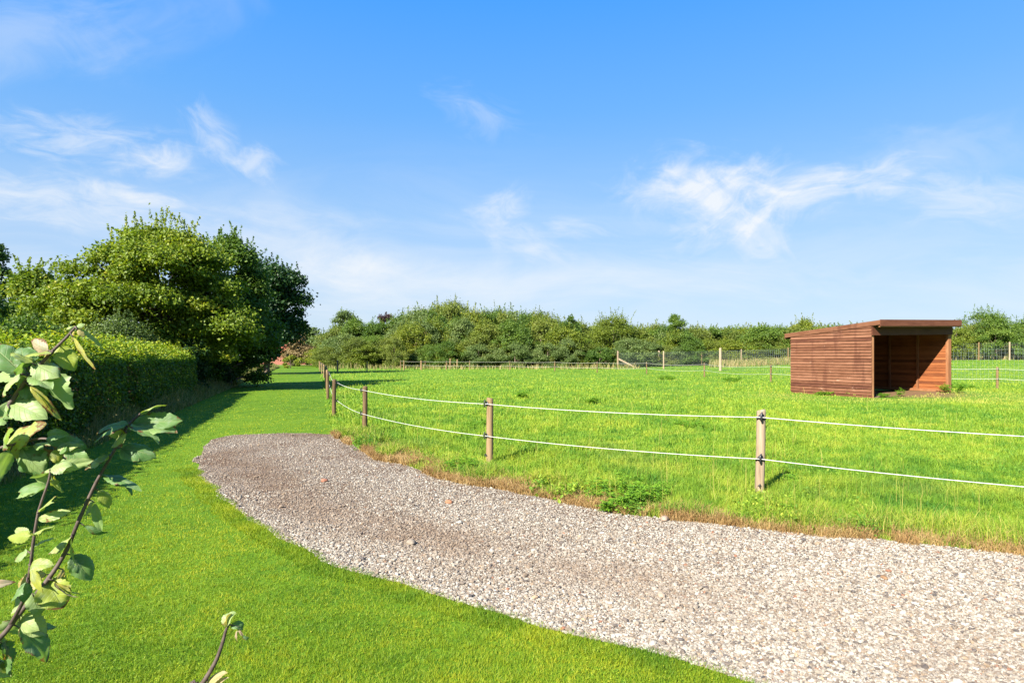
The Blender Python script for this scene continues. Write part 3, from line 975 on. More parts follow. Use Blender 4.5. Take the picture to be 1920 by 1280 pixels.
def insulator_mesh():
    """black ring insulator: base plate, stub and the ring that holds the rope; local -Y points away from the post"""
    mb = MB()
    mb.tube([(0, 0.012, 0), (0, -0.006, 0)], 0.021, 12)
    mb.tube([(0, -0.004, 0), (0, -0.024, 0)], 0.010, 10)
    a = np.linspace(0, 2 * np.pi, 17)
    ring = np.stack([0 * a, -0.034 - 0.0 * a + 0.019 * np.cos(a) * 0.55, 0.024 * np.sin(a)], -1)
    mb.tube(ring, 0.0065, 8, cap=False)
    mb.tube([(0.0, -0.03, 0.02), (0.006, -0.034, 0.036)], [0.008, 0.006], 8)
    mb.tube([(-0.03, 0.006, -0.012), (-0.012, -0.002, -0.004), (0.012, -0.002, -0.004), (0.03, 0.006, -0.012)], 0.006, 8)
    return mb.mesh('insulator', M['plastic'], True)


INS = insulator_mesh()


def part(name, me, parent, loc=(0, 0, 0), rot=(0, 0, 0)):
    o = bpy.data.objects.new(name, me)
    C.objects.link(o)
    o.parent = parent
    o.location = loc
    o.rotation_euler = rot
    return o


def sag_rope(pts, r, sag, sides=6, steps=10, seed=0):
    mb = MB()
    allp = []
    for a, b in zip(pts[:-1], pts[1:]):
        a, b = np.asarray(a), np.asarray(b)
        L = np.linalg.norm(b - a)
        for k in range(steps):
            f_ = k / steps
            q = a + (b - a) * f_
            q = q - np.array([0, 0, sag * L * L * 4 * f_ * (1 - f_)])
            allp.append(q)
    allp.append(np.asarray(pts[-1]))
    mb.tube(allp, r, sides)
    return mb


def rope_fence(name, label, pts, heights, sides, ropes, mat_fn, rope_r, rope_mat, sag, r_post=0.05, ins=True, spare=False, group=None, tilt=0.012):
    """pts: ground points; sides: angle (world) of the face that carries the rope, per post"""
    root = empty(name, (pts[0][0], pts[0][1], 0), 0, label, 'fence', group)
    o0 = np.array([pts[0][0], pts[0][1], 0.0])
    r_ = random.Random(len(pts))
    rp = [[] for _ in ropes]
    cache = {}
    for i, (p_, h_, sd) in enumerate(zip(pts, heights, sides)):
        z0 = float(rise(p_[0], p_[1]))
        key = (mat_fn(i).name, i % 3, round(h_, 2))
        if key not in cache:
            cache[key] = post_mesh(h_, r_post, mat_fn(i), i)
        loc = np.array([p_[0], p_[1], z0]) - o0
        tx, ty = r_.uniform(-tilt, tilt), r_.uniform(-tilt, tilt)
        if i == 1 and name == 'rope_fence' and spare:
            ty = -0.045
        po = part('post', cache[key], root, loc, (tx, ty, r_.uniform(0, 6)))
        po_inv = Matrix.LocRotScale(Vector(loc), po.rotation_euler, None)
        for q, hr in enumerate(ropes):
            hr_ = hr + r_.uniform(-0.012, 0.012)
            c_ = po_inv @ Vector((0, 0, hr_))
            d_ = np.array([math.cos(sd), math.sin(sd), 0])
            rp[q].append(np.array(c_) + d_ * (r_post + 0.031))
            if ins:
                mI = Matrix.LocRotScale(Vector(np.array(c_) + d_ * (r_post - 0.002)), Matrix.Rotation(sd + math.pi / 2, 3, 'Z').to_quaternion(), (1.6, 1.15, 1.7))
                io = part('insulator', INS, po)
                io.matrix_local = po_inv.inverted() @ mI
        if spare and ins:
            c_ = po_inv @ Vector((0, 0, 0.13))
            d_ = np.array([math.cos(sd), math.sin(sd), 0])
            mI = Matrix.LocRotScale(Vector(np.array(c_) + d_ * (r_post - 0.002)), Matrix.Rotation(sd + math.pi / 2, 3, 'Z').to_quaternion(), (0.75, 0.75, 0.75))
            io = part('insulator', INS, po)
            io.matrix_local = po_inv.inverted() @ mI
    for q in range(len(ropes)):
        sag_rope(rp[q], rope_r, sag).build('rope', rope_mat, root, smooth=True)
    return root


near_pts = [(6.1, 4.75), G(1424, 930), G(918, 869), G(684, 813), G(626, 781), (-6.9, 23.0), (-8.2, 27.2), (-9.75, 32.2), (-11.4, 37.5), (-14.1, 46.0), (-17.2, 55.5),
            (-20.5, 65.5), (-24.2, 77), (-28.5, 91), (-33.3, 107)]
near_h = [0.99, 0.985, 0.98, 0.985, 0.985, 1.0, 1.0, 1.0, 1.0, 1.0, 1.0, 1.0, 1.0, 1.0, 1.1]
near_s = [R(-112), R(-112), R(-150), R(-190), R(20), R(20), R(20), R(20), R(20), R(20), R(20), R(20), R(20), R(20), R(20)]
rope_fence('rope_fence', 'near paddock fence of round wooden posts carrying two white ropes beside the gravel', near_pts, near_h, near_s, (0.90, 0.425),
           lambda i: M['greypost'] if i == 1 else M['post'], 0.0037, M['rope'], 0.0022, 0.052, True, True)

far_pts = [(29.0, 24.0), (23.9, 30.2), (20.0, 33.5), (16.2, 38.4), (14.9, 47.5), (12.3, 56.0), (8.4, 60.5), (4.6, 66.0), (-0.25, 70.5), (-4.9, 71), (-7.6, 71.2), (-10.6, 75), (-14.5, 80)]
rope_fence('rope_fence', 'far paddock fence of short posts with two pale ropes running behind the shelter', far_pts, [1.08] * len(far_pts), [R(-100)] * len(far_pts), (0.98, 0.50),
           lambda i: M['post'], 0.010, M['dullrope'], 0.0016, 0.055, True, False)
back_pts = [(-33.0, 107.5), (-28, 107), (-22.5, 106), (-17.5, 104), (-12.5, 100), (-9.5, 90)]
rope_fence('rope_fence', 'low boundary fence of dark posts at the far end of the paddock', back_pts, [1.15] * len(back_pts), [R(-90)] * len(back_pts), (1.05, 0.55),
           lambda i: M['post'], 0.018, M['dullrope'], 0.0006, 0.06, False, False)

# lone posts standing in the back of the paddock
for (px, yy, h_, r_, lab) in ((633, 63, 1.15, 0.075, 'dark lone post standing in the back left of the paddock'),
                              (688, 66, 1.05, 0.055, 'thin lone post to the right of the dark post at the back of the paddock'),
                              (751, 70, 1.0, 0.05, 'weathered post, left one of a close pair at the back of the paddock'),
                              (757, 70, 1.15, 0.06, 'weathered post, right one of a close pair at the back of the paddock'),
                              (790, 72, 1.1, 0.10, 'stout square looking gate post below the domed trees'),
                              (844, 84, 1.3, 0.13, 'thick brown post behind the far rope fence'),
                              (857, 82, 1.2, 0.09, 'brown post just right of the thick brown one behind the rope fence')):
    x_ = (px - 960) / F * yy
    o = bpy.data.objects.new('fence_post', post_mesh(h_, r_, M['post'], px))
    C.objects.link(o)
    o.location = (x_, yy, float(rise(x_, yy)))
    o.rotation_euler = (0.02, -0.015, px)
    tag(o, lab, 'post', 'lone posts at the back of the paddock')


def mesh_fence(name, label, pts, h, cellx, cellz, wire_r, post_r):
    root = empty(name, (pts[0][0], pts[0][1], 0), 0, label, 'fence')
    o0 = Vector((pts[0][0], pts[0][1], 0))
    for i, (px_, py_, strong) in enumerate(pts):
        z0 = float(rise(px_, py_))
        part('post', post_mesh(h + 0.1 + (0.15 if strong else 0), post_r * (1.6 if strong else 1), M['greypost'] if strong or i % 2 else M['post'], i + 50), root,
             Vector((px_, py_, z0)) - o0, (0, 0.0, i))
    mb = MB()
    for (a, b) in zip(pts[:-1], pts[1:]):
        L = math.dist(a[:2], b[:2])
        n_ = max(2, int(L / cellx))
        za, zb = float(rise(a[0], a[1])), float(rise(b[0], b[1]))
        for k in range(n_):
            f_ = k / n_
            q = Vector((a[0] + (b[0] - a[0]) * f_, a[1] + (b[1] - a[1]) * f_, za + (zb - za) * f_)) - o0
            mb.tube([q + Vector((0, 0, 0.03)), q + Vector((0, 0, h))], wire_r, 4, cap=False)
        zz = 0.03
        while zz <= h + 0.01:
            mb.tube([Vector((a[0], a[1], za + zz)) - o0, Vector((b[0], b[1], zb + zz)) - o0], wire_r, 4, cap=False)
            zz += cellz
    mb.build('wire_mesh', M['wire'], root)
    return root


l1 = [(14.5, 84, 1), (18.2, 73.6, 0), (21.4, 63, 1), (24.6, 53, 0), (27.6, 44, 0), (30.4, 35.2, 0), (33.5, 26, 0)]
mesh_fence('wire_fence', 'tall wire mesh fence with stout grey posts crossing behind the shelter', l1, 2.05, 0.24, 0.22, 0.0034, 0.08)
l2 = [(14.6, 84.3, 0), (20.6, 86, 1), (26.6, 86, 0), (31.4, 84, 0), (37.2, 82.6, 0), (45, 79, 0), (54.8, 72, 0), (57.6, 71, 0), (66, 67, 0)]
mesh_fence('wire_fence', 'farther wire mesh fence along the foot of the thicket on the rise', l2, 2.0, 0.24, 0.24, 0.0042, 0.08)
# slanting brace board by the corner post
xb, yb = (1160 - 960) / F * 83.5, 83.5
o = MB().hexa([(-0.1, 0, 1.25), (0.1, 0, 1.25), (0.1, 0.05, 1.25), (-0.1, 0.05, 1.25), (-0.1, 0, 1.45), (0.12, 0, 1.45), (0.12, 0.05, 1.45), (-0.1, 0.05, 1.45)], 0.6)
o = MB().hexa([(0.0, 0, 1.10), (2.2, -0.4, 0.0), (2.2, -0.35, 0.0), (0.0, 0.05, 1.10), (0.0, 0, 1.36), (2.45, -0.4, 0.05), (2.45, -0.35, 0.05), (0.0, 0.05, 1.36)], 0.7).build('brace_board', M['greypost'], None)
o.location = (xb, yb, float(rise(xb, yb)))
tag(o, 'pale slanting brace board leaning on the corner post of the wire fence', 'board')


# ------------------------------------------------------------------ trees
def crown_mesh(rx, ry, z0, z1, nblob, nleaf, lsize, seed, mat, blob=(0.22, 0.38), profile='round', shoots=0, up=0.35, tone=0.5, flat=0.8, lift=0.0):
    """returns (mesh, blob centres): leaf clumps filling an uneven crown"""
    r_ = np.random.default_rng(seed)
    cz, rz = (z0 + z1) / 2, (z1 - z0) / 2
    cs, rs = [], []
    base = min(rx, ry, rz * 1.3)
    while len(cs) < nblob:
        a_ = r_.uniform(0, 2 * np.pi)
        rad = r_.uniform(0.12, 1.0) ** 0.5
        t_ = r_.random()
        br_ = base * r_.uniform(*blob)
        if profile == 'dome':          # full to the ground
            t_ = t_ ** 1.15
            pr_ = (1 - t_ ** 2.6) ** 0.55 * (0.80 + 0.20 * min(1, t_ * 4))
        elif profile == 'cone':
            pr_ = (1 - t_) * 0.92 + 0.05
            br_ *= 0.35 + 0.65 * (1 - t_)
        else:
            pr_ = max(0.0, 1 - (2 * t_ - 1) ** 2) ** 0.5
        if rad < 0.40 and t_ < 0.5:
            continue
        k_ = r_.uniform(0.86, 1.06)
        c_ = np.array([math.cos(a_) * rad * pr_ * max(0.05, rx * k_ - br_ * 0.8), math.sin(a_) * rad * pr_ * max(0.05, ry * k_ - br_ * 0.8),
                       z0 + br_ * 0.35 + t_ * max(0.1, (z1 - z0) - br_ * 1.1)])
        cs.append(c_); rs.append(br_)
    cs = np.array(cs); rs = np.array(rs)
    pr = rs ** 2 / np.sum(rs ** 2)
    which = r_.choice(nblob, nleaf, p=pr)
    d = rand_dir(nleaf, r_)
    d[:, 2] = np.where(d[:, 2] < -0.3, -d[:, 2] * r_.uniform(-1, 1, nleaf), d[:, 2])
    rad = np.clip(0.72 + 0.27 * r_.normal(size=nleaf), 0.1, 1.5)
    off = d * (rad * rs[which])[:, None]
    off[:, 2] *= flat
    c = cs[which] + off
    nrm = d * 0.42 + np.array([0, 0, up]) + rand_dir(nleaf, r_) * 0.75
    L = lsize * r_.uniform(0.65, 1.35, nleaf)
    bt = r_.normal(0, 0.085, nblob)
    rnd = np.clip(tone + bt[which] + r_.normal(0, 0.14, nleaf), 0, 1)
    k = c[:, 2] > 0.05
    mb = MB()
    leaf_quads(mb, c[k], nrm[k], L[k], L[k] * 0.72, rnd[k], r_)
    # leafy shoots rising out of the crown
    for s_ in range(shoots):
        j = r_.choice(nblob, p=(np.clip(cs[:, 2] - cz, 0.01, None) ** 2) / np.sum(np.clip(cs[:, 2] - cz, 0.01, None) ** 2))
        a0 = cs[j] + np.array([r_.normal(0, rs[j] * 0.4), r_.normal(0, rs[j] * 0.4), rs[j] * flat * 0.8])
        Ls = base * r_.uniform(0.12, 0.30)
        dr = np.array([r_.normal(0, 0.25), r_.normal(0, 0.25), 1.0])
        m_ = int(26)
        f_ = r_.random(m_) ** 0.8
        pc = a0 + dr[None] * (f_ * Ls)[:, None] + r_.normal(0, lsize * 0.4, (m_, 3)) * (1.1 - f_)[:, None]
        leaf_quads(mb, pc, rand_dir(m_, r_) + np.array([0, 0, 0.3]), lsize * r_.uniform(0.6, 1.1, m_), lsize * 0.5 * np.ones(m_), np.clip(tone + r_.normal(0.1, 0.15, m_), 0, 1), r_)
    return mb.mesh('crown', mat, False), cs, rs


def trunk_mesh(h, r, cs, nl, seed, mat, z_fork=0.35):
    r_ = random.Random(seed)
    mb = MB()
    top = (r_.uniform(-.2, .2), r_.uniform(-.2, .2), h * 0.8)
    mid = (r_.uniform(-.1, .1), r_.uniform(-.1, .1), h * 0.4)
    mb.tube([(0, 0, -0.2), (0, 0, 0.15), mid, top], [r * 1.5, r * 1.1, r * 0.75, r * 0.15], 8)
    order = list(range(len(cs)))
    r_.shuffle(order)
    for i in order[:nl]:
        c = cs[i]
        zf = min(c[2] * 0.75, h * r_.uniform(z_fork * 0.6, z_fork * 1.4))
        f_ = max(0.0, min(1.0, zf / (h * 0.8)))
        st = (mid[0] * f_, mid[1] * f_, zf)
        md = ((st[0] * .5 + c[0] * .5), (st[1] * .5 + c[1] * .5), st[2] * .45 + c[2] * .55 - 0.1 * abs(c[2] - zf) + 0.15)
        mb.tube([st, md, tuple(c)], [r * 0.42, r * 0.28, r * 0.07], 6)
    return mb.mesh('trunk', mat, True)


PROTO = {}


def tree(key, label, x, y, h, rx, ry=None, z0=0.3, cat='tree', name='tree', group=None, mat='midleaf', nblob=26, nleaf=9000, ls=0.28, profile='round', shoots=6,
         rz=0.0, blob=(0.28, 0.46), tone=0.5, seed=None, share=True, trunk_r=None, limbs=8, flat=0.8):
    """a tree or bush > trunk, crown. key groups the ones that share mesh data (built at unit size then scaled)"""
    ry = ry or rx
    zb = float(rise(x, y))
    root = empty(name, (x, y, zb), rz, label, cat, group)
    k = (key, mat, profile)
    if share and k in PROTO:
        cm, tm, (h0, rx0, ry0) = PROTO[k]
    else:
        sd = seed if seed is not None else (abs(hash_str(key)) % 10000)
        cm, cs, rs = crown_mesh(rx, ry, z0, h, nblob, nleaf, ls, sd, M[mat], blob, profile, shoots, tone=tone, flat=flat)
        tm = trunk_mesh(h, trunk_r or 0.022 * h + 0.02, cs, limbs, sd, M['bark'])
        h0, rx0, ry0 = h, rx, ry
        if share:
            PROTO[k] = (cm, tm, (h0, rx0, ry0))
    a = part('trunk', tm, root)
    b = part('crown', cm, root)
    root.scale = (rx / rx0, ry / ry0, h / h0)
    return root


def hash_str(s):
    v = 7
    for ch in s:
        v = (v * 131 + ord(ch)) % 1000003
    return v


def T(key, label, px, top, hw, y, **kw):
    """tree by the bearing, top and half width it has from the drive, at a real distance y"""
    x = (px - 960) / F * y
    zb = float(rise(x, y))
    h = (HZ - top) / F * y + H - zb
    if y > 85 and kw.get('cat') != 'x' and px > 600:
        hw *= 1.3
    return tree(key, label, x, y, h, hw / F * y, **kw)


# left of the path
T('maple', 'big round field maple with yellowish leaves standing at the end of the clipped hedge', 292, 424, 215, 28, mat='maple', nblob=190, nleaf=130000, ls=0.14, profile='dome',
  shoots=60, z0=1.3, blob=(0.12, 0.24), share=False, seed=5, ry=4.6, name='maple_tree', limbs=26, tone=0.52)
T('elm', 'dark green tree leaning over the grass path right of the maple', 428, 440, 108, 32, mat='midleaf', nblob=110, nleaf=60000, ls=0.15, profile='dome',
  shoots=26, z0=0.1, blob=(0.14, 0.28), share=False, seed=8, name='tree', limbs=14, tone=0.30)
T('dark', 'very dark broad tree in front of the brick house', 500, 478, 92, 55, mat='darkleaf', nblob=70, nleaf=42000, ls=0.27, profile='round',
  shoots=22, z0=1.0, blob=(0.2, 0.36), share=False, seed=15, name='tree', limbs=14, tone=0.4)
T('farleft', 'dark tree cut off by the left edge of the picture', -15, 452, 48, 46, mat='darkleaf', nblob=24, nleaf=14000, ls=0.22, share=False, seed=21, z0=1.5, tone=0.5, name='tree')
T('lshrub', 'pale green bushy tree left of the field maple', 66, 500, 95, 31, mat='maple', nblob=30, nleaf=20000, ls=0.17, share=False, seed=23, profile='dome', shoots=16, tone=0.42, name='tree')
T('lshrub2', 'green bush at the left edge behind the clipped hedge', -40, 545, 90, 22, mat='midleaf', nblob=26, nleaf=16000, ls=0.13, share=False, seed=25, profile='dome', shoots=10, tone=0.4, name='bush', cat='bush')
T('greyshrub', 'grey green small leaved shrub rising behind the hedge below the maple', 225, 590, 110, 24, mat='greyleaf', nblob=34, nleaf=26000, ls=0.085, share=False, seed=27, profile='dome', shoots=16, tone=0.35, name='bush', cat='bush', ry=1.6)
T('greyshrub2', 'dull green shrub behind the left part of the hedge', 60, 590, 110, 20, mat='midleaf', nblob=26, nleaf=16000, ls=0.085, share=False, seed=29, profile='dome', shoots=10, tone=0.25, name='bush', cat='bush', ry=1.4)
# undergrowth between hedge and path end; dark leaves paint the shade under the maple
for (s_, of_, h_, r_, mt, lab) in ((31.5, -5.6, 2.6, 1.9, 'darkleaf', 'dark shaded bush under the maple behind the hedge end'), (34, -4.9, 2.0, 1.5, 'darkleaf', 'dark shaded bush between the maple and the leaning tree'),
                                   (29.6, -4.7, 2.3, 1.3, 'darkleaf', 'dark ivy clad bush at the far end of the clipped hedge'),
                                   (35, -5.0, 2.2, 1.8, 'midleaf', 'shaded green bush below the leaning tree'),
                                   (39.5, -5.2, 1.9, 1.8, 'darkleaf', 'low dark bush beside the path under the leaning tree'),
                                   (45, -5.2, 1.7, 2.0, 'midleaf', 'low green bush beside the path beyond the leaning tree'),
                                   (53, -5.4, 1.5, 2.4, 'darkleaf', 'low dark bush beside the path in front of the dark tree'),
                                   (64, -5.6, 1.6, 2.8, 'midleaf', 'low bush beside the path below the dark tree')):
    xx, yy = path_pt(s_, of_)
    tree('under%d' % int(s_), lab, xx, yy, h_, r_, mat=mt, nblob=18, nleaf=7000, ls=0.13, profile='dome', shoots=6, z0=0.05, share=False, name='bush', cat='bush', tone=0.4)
# far end of the path
T('yellow', 'low yellow green bush at the far end of the grass path', 545, 667, 24, 84, mat='yellowleaf', nblob=12, nleaf=4000, ls=0.2, profile='dome', shoots=2, share=False, name='bush', cat='bush', z0=0.05)
T('rust', 'russet brown bush in front of the brick house', 561, 624, 36, 100, mat='rustleaf', nblob=26, nleaf=11000, ls=0.25, profile='dome', shoots=3, share=False, name='bush', cat='bush', z0=0.1)
T('endhedge', 'dark low bush across the far end of the path', 592, 670, 22, 114, mat='darkleaf', nblob=12, nleaf=3000, ls=0.3, profile='dome', shoots=0, share=False, name='bush', cat='bush', z0=0.05)
T('behindhouse', 'green tree behind the brick house beside the dark tree', 580, 606, 34, 112, mat='greyleaf', nblob=16, nleaf=5000, ls=0.36, share=False, z0=0.5)
T('behindhouse2', 'small green tree behind the white gable of the brick house', 606, 613, 22, 138, mat='midleaf', nblob=12, nleaf=4000, ls=0.36, share=False, z0=0.5, tone=0.35)

# the far wood, from the end of the path to the shelter
T('birch', 'tall birch with drooping grey green foliage at the left end of the far wood', 648, 578, 30, 125, mat='greyleaf', nblob=40, nleaf=12000, ls=0.26, share=False, z0=1.5, tone=0.4, name='birch_tree', shoots=4, blob=(0.2, 0.32))
T('f1', 'rounded olive green tree at the left end of the far wood below the birch', 628, 610, 40, 104, mat='oliveleaf', nblob=44, nleaf=13500, ls=0.21, share=False, blob=(0.18, 0.34), profile='dome', name='tree', tone=0.35)
T('f2', 'bright green rounded tree to the right of the birch', 668, 594, 34, 103, mat='midleaf', nblob=48, nleaf=13500, ls=0.22, share=False, blob=(0.18, 0.34), profile='dome', name='tree', tone=0.5)
T('f3', 'deep green rounded tree between the birch and the copper beech', 704, 598, 30, 100, mat='midleaf', nblob=48, nleaf=13500, ls=0.22, share=False, blob=(0.18, 0.34), profile='dome', name='tree', tone=0.35)
T('copper', 'dark purple copper beech top showing above the far wood', 724, 588, 22, 128, mat='purpleleaf', nblob=28, nleaf=6750, ls=0.28, share=False, blob=(0.18, 0.34), z0=3, name='copper_beech')
T('dome1', 'tall domed tree forming the left shoulder of the far wood', 785, 574, 66, 122, mat='oliveleaf', nblob=60, nleaf=18000, ls=0.25, share=False, profile='dome', z0=0.5, tone=0.35, name='tree', shoots=1, blob=(0.2, 0.32))
T('dome2', 'tallest domed tree of the far wood', 848, 562, 56, 124, mat='oliveleaf', nblob=60, nleaf=18000, ls=0.25, share=False, profile='dome', z0=0.5, tone=0.35, name='tree', shoots=1, blob=(0.2, 0.32))
T('dome3', 'broad domed tree right of the tallest one in the far wood', 938, 574, 72, 122, mat='oliveleaf', nblob=60, nleaf=18000, ls=0.25, share=False, profile='dome', z0=0.5, tone=0.33, name='tree', shoots=1, blob=(0.2, 0.32))
T('dome4', 'lower domed tree sloping away right of the broad one in the far wood', 1010, 582, 70, 120, mat='oliveleaf', nblob=52, nleaf=15000, ls=0.25, share=False, profile='dome', blob=(0.18, 0.34), z0=0.5, tone=0.33, name='tree', shoots=2)
T('will1', 'upright pale willow like tree standing in front of the left domed tree', 752, 602, 32, 98, mat='greyleaf', nblob=52, nleaf=15000, ls=0.20, share=False, blob=(0.18, 0.34), profile='dome', name='tree', tone=0.55, shoots=14)
T('will2', 'pale green upright tree in front of the tallest domed tree', 800, 592, 34, 97, mat='midleaf', nblob=52, nleaf=15000, ls=0.20, share=False, blob=(0.18, 0.34), profile='dome', name='tree', tone=0.55, shoots=14)
T('brown', 'brownish thinning bush in the front of the far wood', 785, 625, 22, 92, mat='rustleaf', nblob=28, nleaf=7500, ls=0.16, share=False, blob=(0.18, 0.34), profile='dome', name='bush', cat='bush', tone=0.35)
T('f4', 'silvery green tree below the tallest domed tree', 868, 592, 34, 94, mat='greyleaf', nblob=52, nleaf=15000, ls=0.20, share=False, blob=(0.18, 0.34), profile='dome', name='tree', tone=0.6, shoots=10)
T('f5', 'yellow tinged tree right of the tallest domed tree', 913, 598, 30, 92, mat='yellowleaf', nblob=48, nleaf=13500, ls=0.20, share=False, blob=(0.18, 0.34), profile='dome', name='tree', tone=0.30, shoots=8)
T('f6', 'mid green tree in front of the broad domed tree', 955, 600, 34, 90, mat='midleaf', nblob=48, nleaf=13500, ls=0.20, share=False, blob=(0.18, 0.34), profile='dome', name='tree', tone=0.45, shoots=8)
T('f7', 'dark narrow topped tree in the middle of the far wood', 1070, 588, 24, 100, mat='midleaf', nblob=36, nleaf=10500, ls=0.21, share=False, blob=(0.18, 0.34), profile='dome', name='tree', tone=0.25, shoots=6)
T('f8', 'olive tree left of the dark narrow topped tree in the far wood', 1015, 597, 38, 92, mat='oliveleaf', nblob=44, nleaf=13500, ls=0.20, share=False, blob=(0.18, 0.34), profile='dome', name='tree', tone=0.5, shoots=8)
T('f9', 'large yellowish bush mound above the corner of the wire fence', 1150, 588, 58, 92, mat='yellowleaf', nblob=68, nleaf=19500, ls=0.19, share=False, blob=(0.18, 0.34), profile='dome', name='tree', tone=0.22, shoots=16)
T('f10', 'dense dark green bush beside the corner post of the wire fence', 1125, 650, 40, 86, mat='midleaf', nblob=44, nleaf=13500, ls=0.16, share=False, blob=(0.18, 0.34), profile='dome', name='bush', cat='bush', tone=0.25)
T('spire', 'young green tree with a pointed top rising above the thicket', 1266, 588, 26, 95, mat='midleaf', nblob=44, nleaf=9000, ls=0.20, share=False, blob=(0.18, 0.34), profile='dome', name='tree', tone=0.4, shoots=10, z0=0.5)
T('f11', 'young green tree with leafy shoots on top above the thicket left of the shelter', 1330, 600, 24, 93, mat='midleaf', nblob=36, nleaf=7500, ls=0.20, share=False, blob=(0.18, 0.34), profile='dome', name='tree', tone=0.4, shoots=10)
T('f12', 'autumn tinted bush above the thicket just left of the shelter roof', 1510, 595, 34, 92, mat='yellowleaf', nblob=36, nleaf=10500, ls=0.19, share=False, blob=(0.18, 0.34), profile='dome', name='tree', tone=0.4, shoots=10)
# right of the shelter
T('r1', 'broad bush topped tree rising right of the shelter roof', 1845, 580, 80, 78, mat='midleaf', nblob=72, nleaf=22500, ls=0.16, share=False, blob=(0.18, 0.34), profile='dome', name='tree', tone=0.45, shoots=18, z0=0.2)
T('r2', 'green bushy tree at the right edge of the picture', 1930, 590, 60, 80, mat='midleaf', nblob=60, nleaf=18000, ls=0.16, share=False, blob=(0.18, 0.34), profile='dome', name='tree', tone=0.35, shoots=14, z0=0.2)
T('r3', 'yellow green bush just right of the shelter', 1790, 608, 50, 75, mat='yellowleaf', nblob=36, nleaf=10500, ls=0.15, share=False, blob=(0.18, 0.34), profile='dome', name='bush', cat='bush', tone=0.35)
T('r4', 'green bush low behind the wire fence at the right', 1868, 616, 62, 74, mat='midleaf', nblob=40, nleaf=12000, ls=0.15, share=False, blob=(0.18, 0.34), profile='dome', name='bush', cat='bush', tone=0.5)
T('r6', 'dense green bush low behind the wire fence at the right edge', 1945, 618, 62, 73, mat='midleaf', nblob=50, nleaf=14000, ls=0.16, share=False, blob=(0.18, 0.34), profile='dome', name='bush', cat='bush', tone=0.4)
T('r5', 'tall green tree outside the picture on the right', 2020, 585, 60, 80, mat='midleaf', nblob=60, nleaf=15000, ls=0.18, share=False, blob=(0.18, 0.34), profile='dome', name='tree', tone=0.4)

# thicket: rows of bushes that repeat a few forms
rr = random.Random(77)
kinds = [('k1', 'midleaf', 0.45), ('k2', 'oliveleaf', 0.5), ('k3', 'yellowleaf', 0.28), ('k4', 'midleaf', 0.3), ('k5', 'greyleaf', 0.5), ('k6', 'oliveleaf', 0.35), ('k7', 'yellowleaf', 0.45)]
rows = []
for px in range(1180, 1640, 22):
    rows.append((px + rr.uniform(-8, 8), rr.uniform(606, 622), rr.uniform(30, 44), rr.uniform(90, 96), 'bush growing on top of the thicket behind the wire fence', 'bushes along the top of the thicket'))
for px in range(1190, 1640, 22):
    rows.append((px + rr.uniform(-8, 8), rr.uniform(630, 648), rr.uniform(24, 36), rr.uniform(87.5, 89.5), 'lower bush in the front row of the thicket behind the wire fence', 'bushes along the front of the thicket'))
for px in range(612, 1130, 24):
    rows.append((px + rr.uniform(-10, 10), rr.uniform(628, 652), rr.uniform(20, 34), rr.uniform(86, 93), 'bush in the front row of the far wood behind the rope fence', 'bushes along the front of the far wood'))
SKYLINE = [(600, 632), (640, 604), (700, 604), (740, 596), (775, 577), (815, 570), (850, 563), (880, 572), (898, 584), (930, 577), (960, 576), (1000, 583), (1060, 592), (1100, 606), (1150, 598), (1200, 606), (1260, 606), (1330, 610), (1400, 610), (1460, 610), (1520, 604), (1660, 606)]
for px in range(612, 1660, 21):
    rows.append((px + rr.uniform(-8, 8), float(np.interp(px, *zip(*SKYLINE))) + rr.uniform(0, 9), rr.uniform(34, 46), rr.uniform(104, 116), 'tree in the back row of the far wood', 'trees in the back row of the far wood'))
for px in range(618, 1140, 19):
    rows.append((px + rr.uniform(-8, 8), float(np.interp(px, *zip(*SKYLINE))) + rr.uniform(18, 40), rr.uniform(28, 38), rr.uniform(90, 98), 'tree in the middle row of the far wood', 'trees in the middle row of the far wood'))
for px in range(1775, 2010, 26):
    rows.append((px + rr.uniform(-8, 8), rr.uniform(600, 626), rr.uniform(34, 44), rr.uniform(76, 82), 'bush in the band of trees behind the wire fence right of the shelter', 'bushes right of the shelter'))
for i, (px, top, hw, yy, what, grp) in enumerate(rows):
    kk, mt, tn = kinds[rr.randrange(len(kinds))]
    colour = {'midleaf': 'mid green', 'oliveleaf': 'olive green', 'yellowleaf': 'yellowish', 'greyleaf': 'grey green'}[mt]
    T(kk, colour + ' ' + what, px, top, hw * 1.25, yy, mat=mt, nblob=60, nleaf=14000, ls=0.19, blob=(0.18, 0.34), profile='dome', shoots=4, z0=0.05, tone=tn, group=grp, rz=rr.uniform(0, 6.28), name='tree' if what.startswith('tree') else 'bush', cat='tree' if what.startswith('tree') else 'bush')


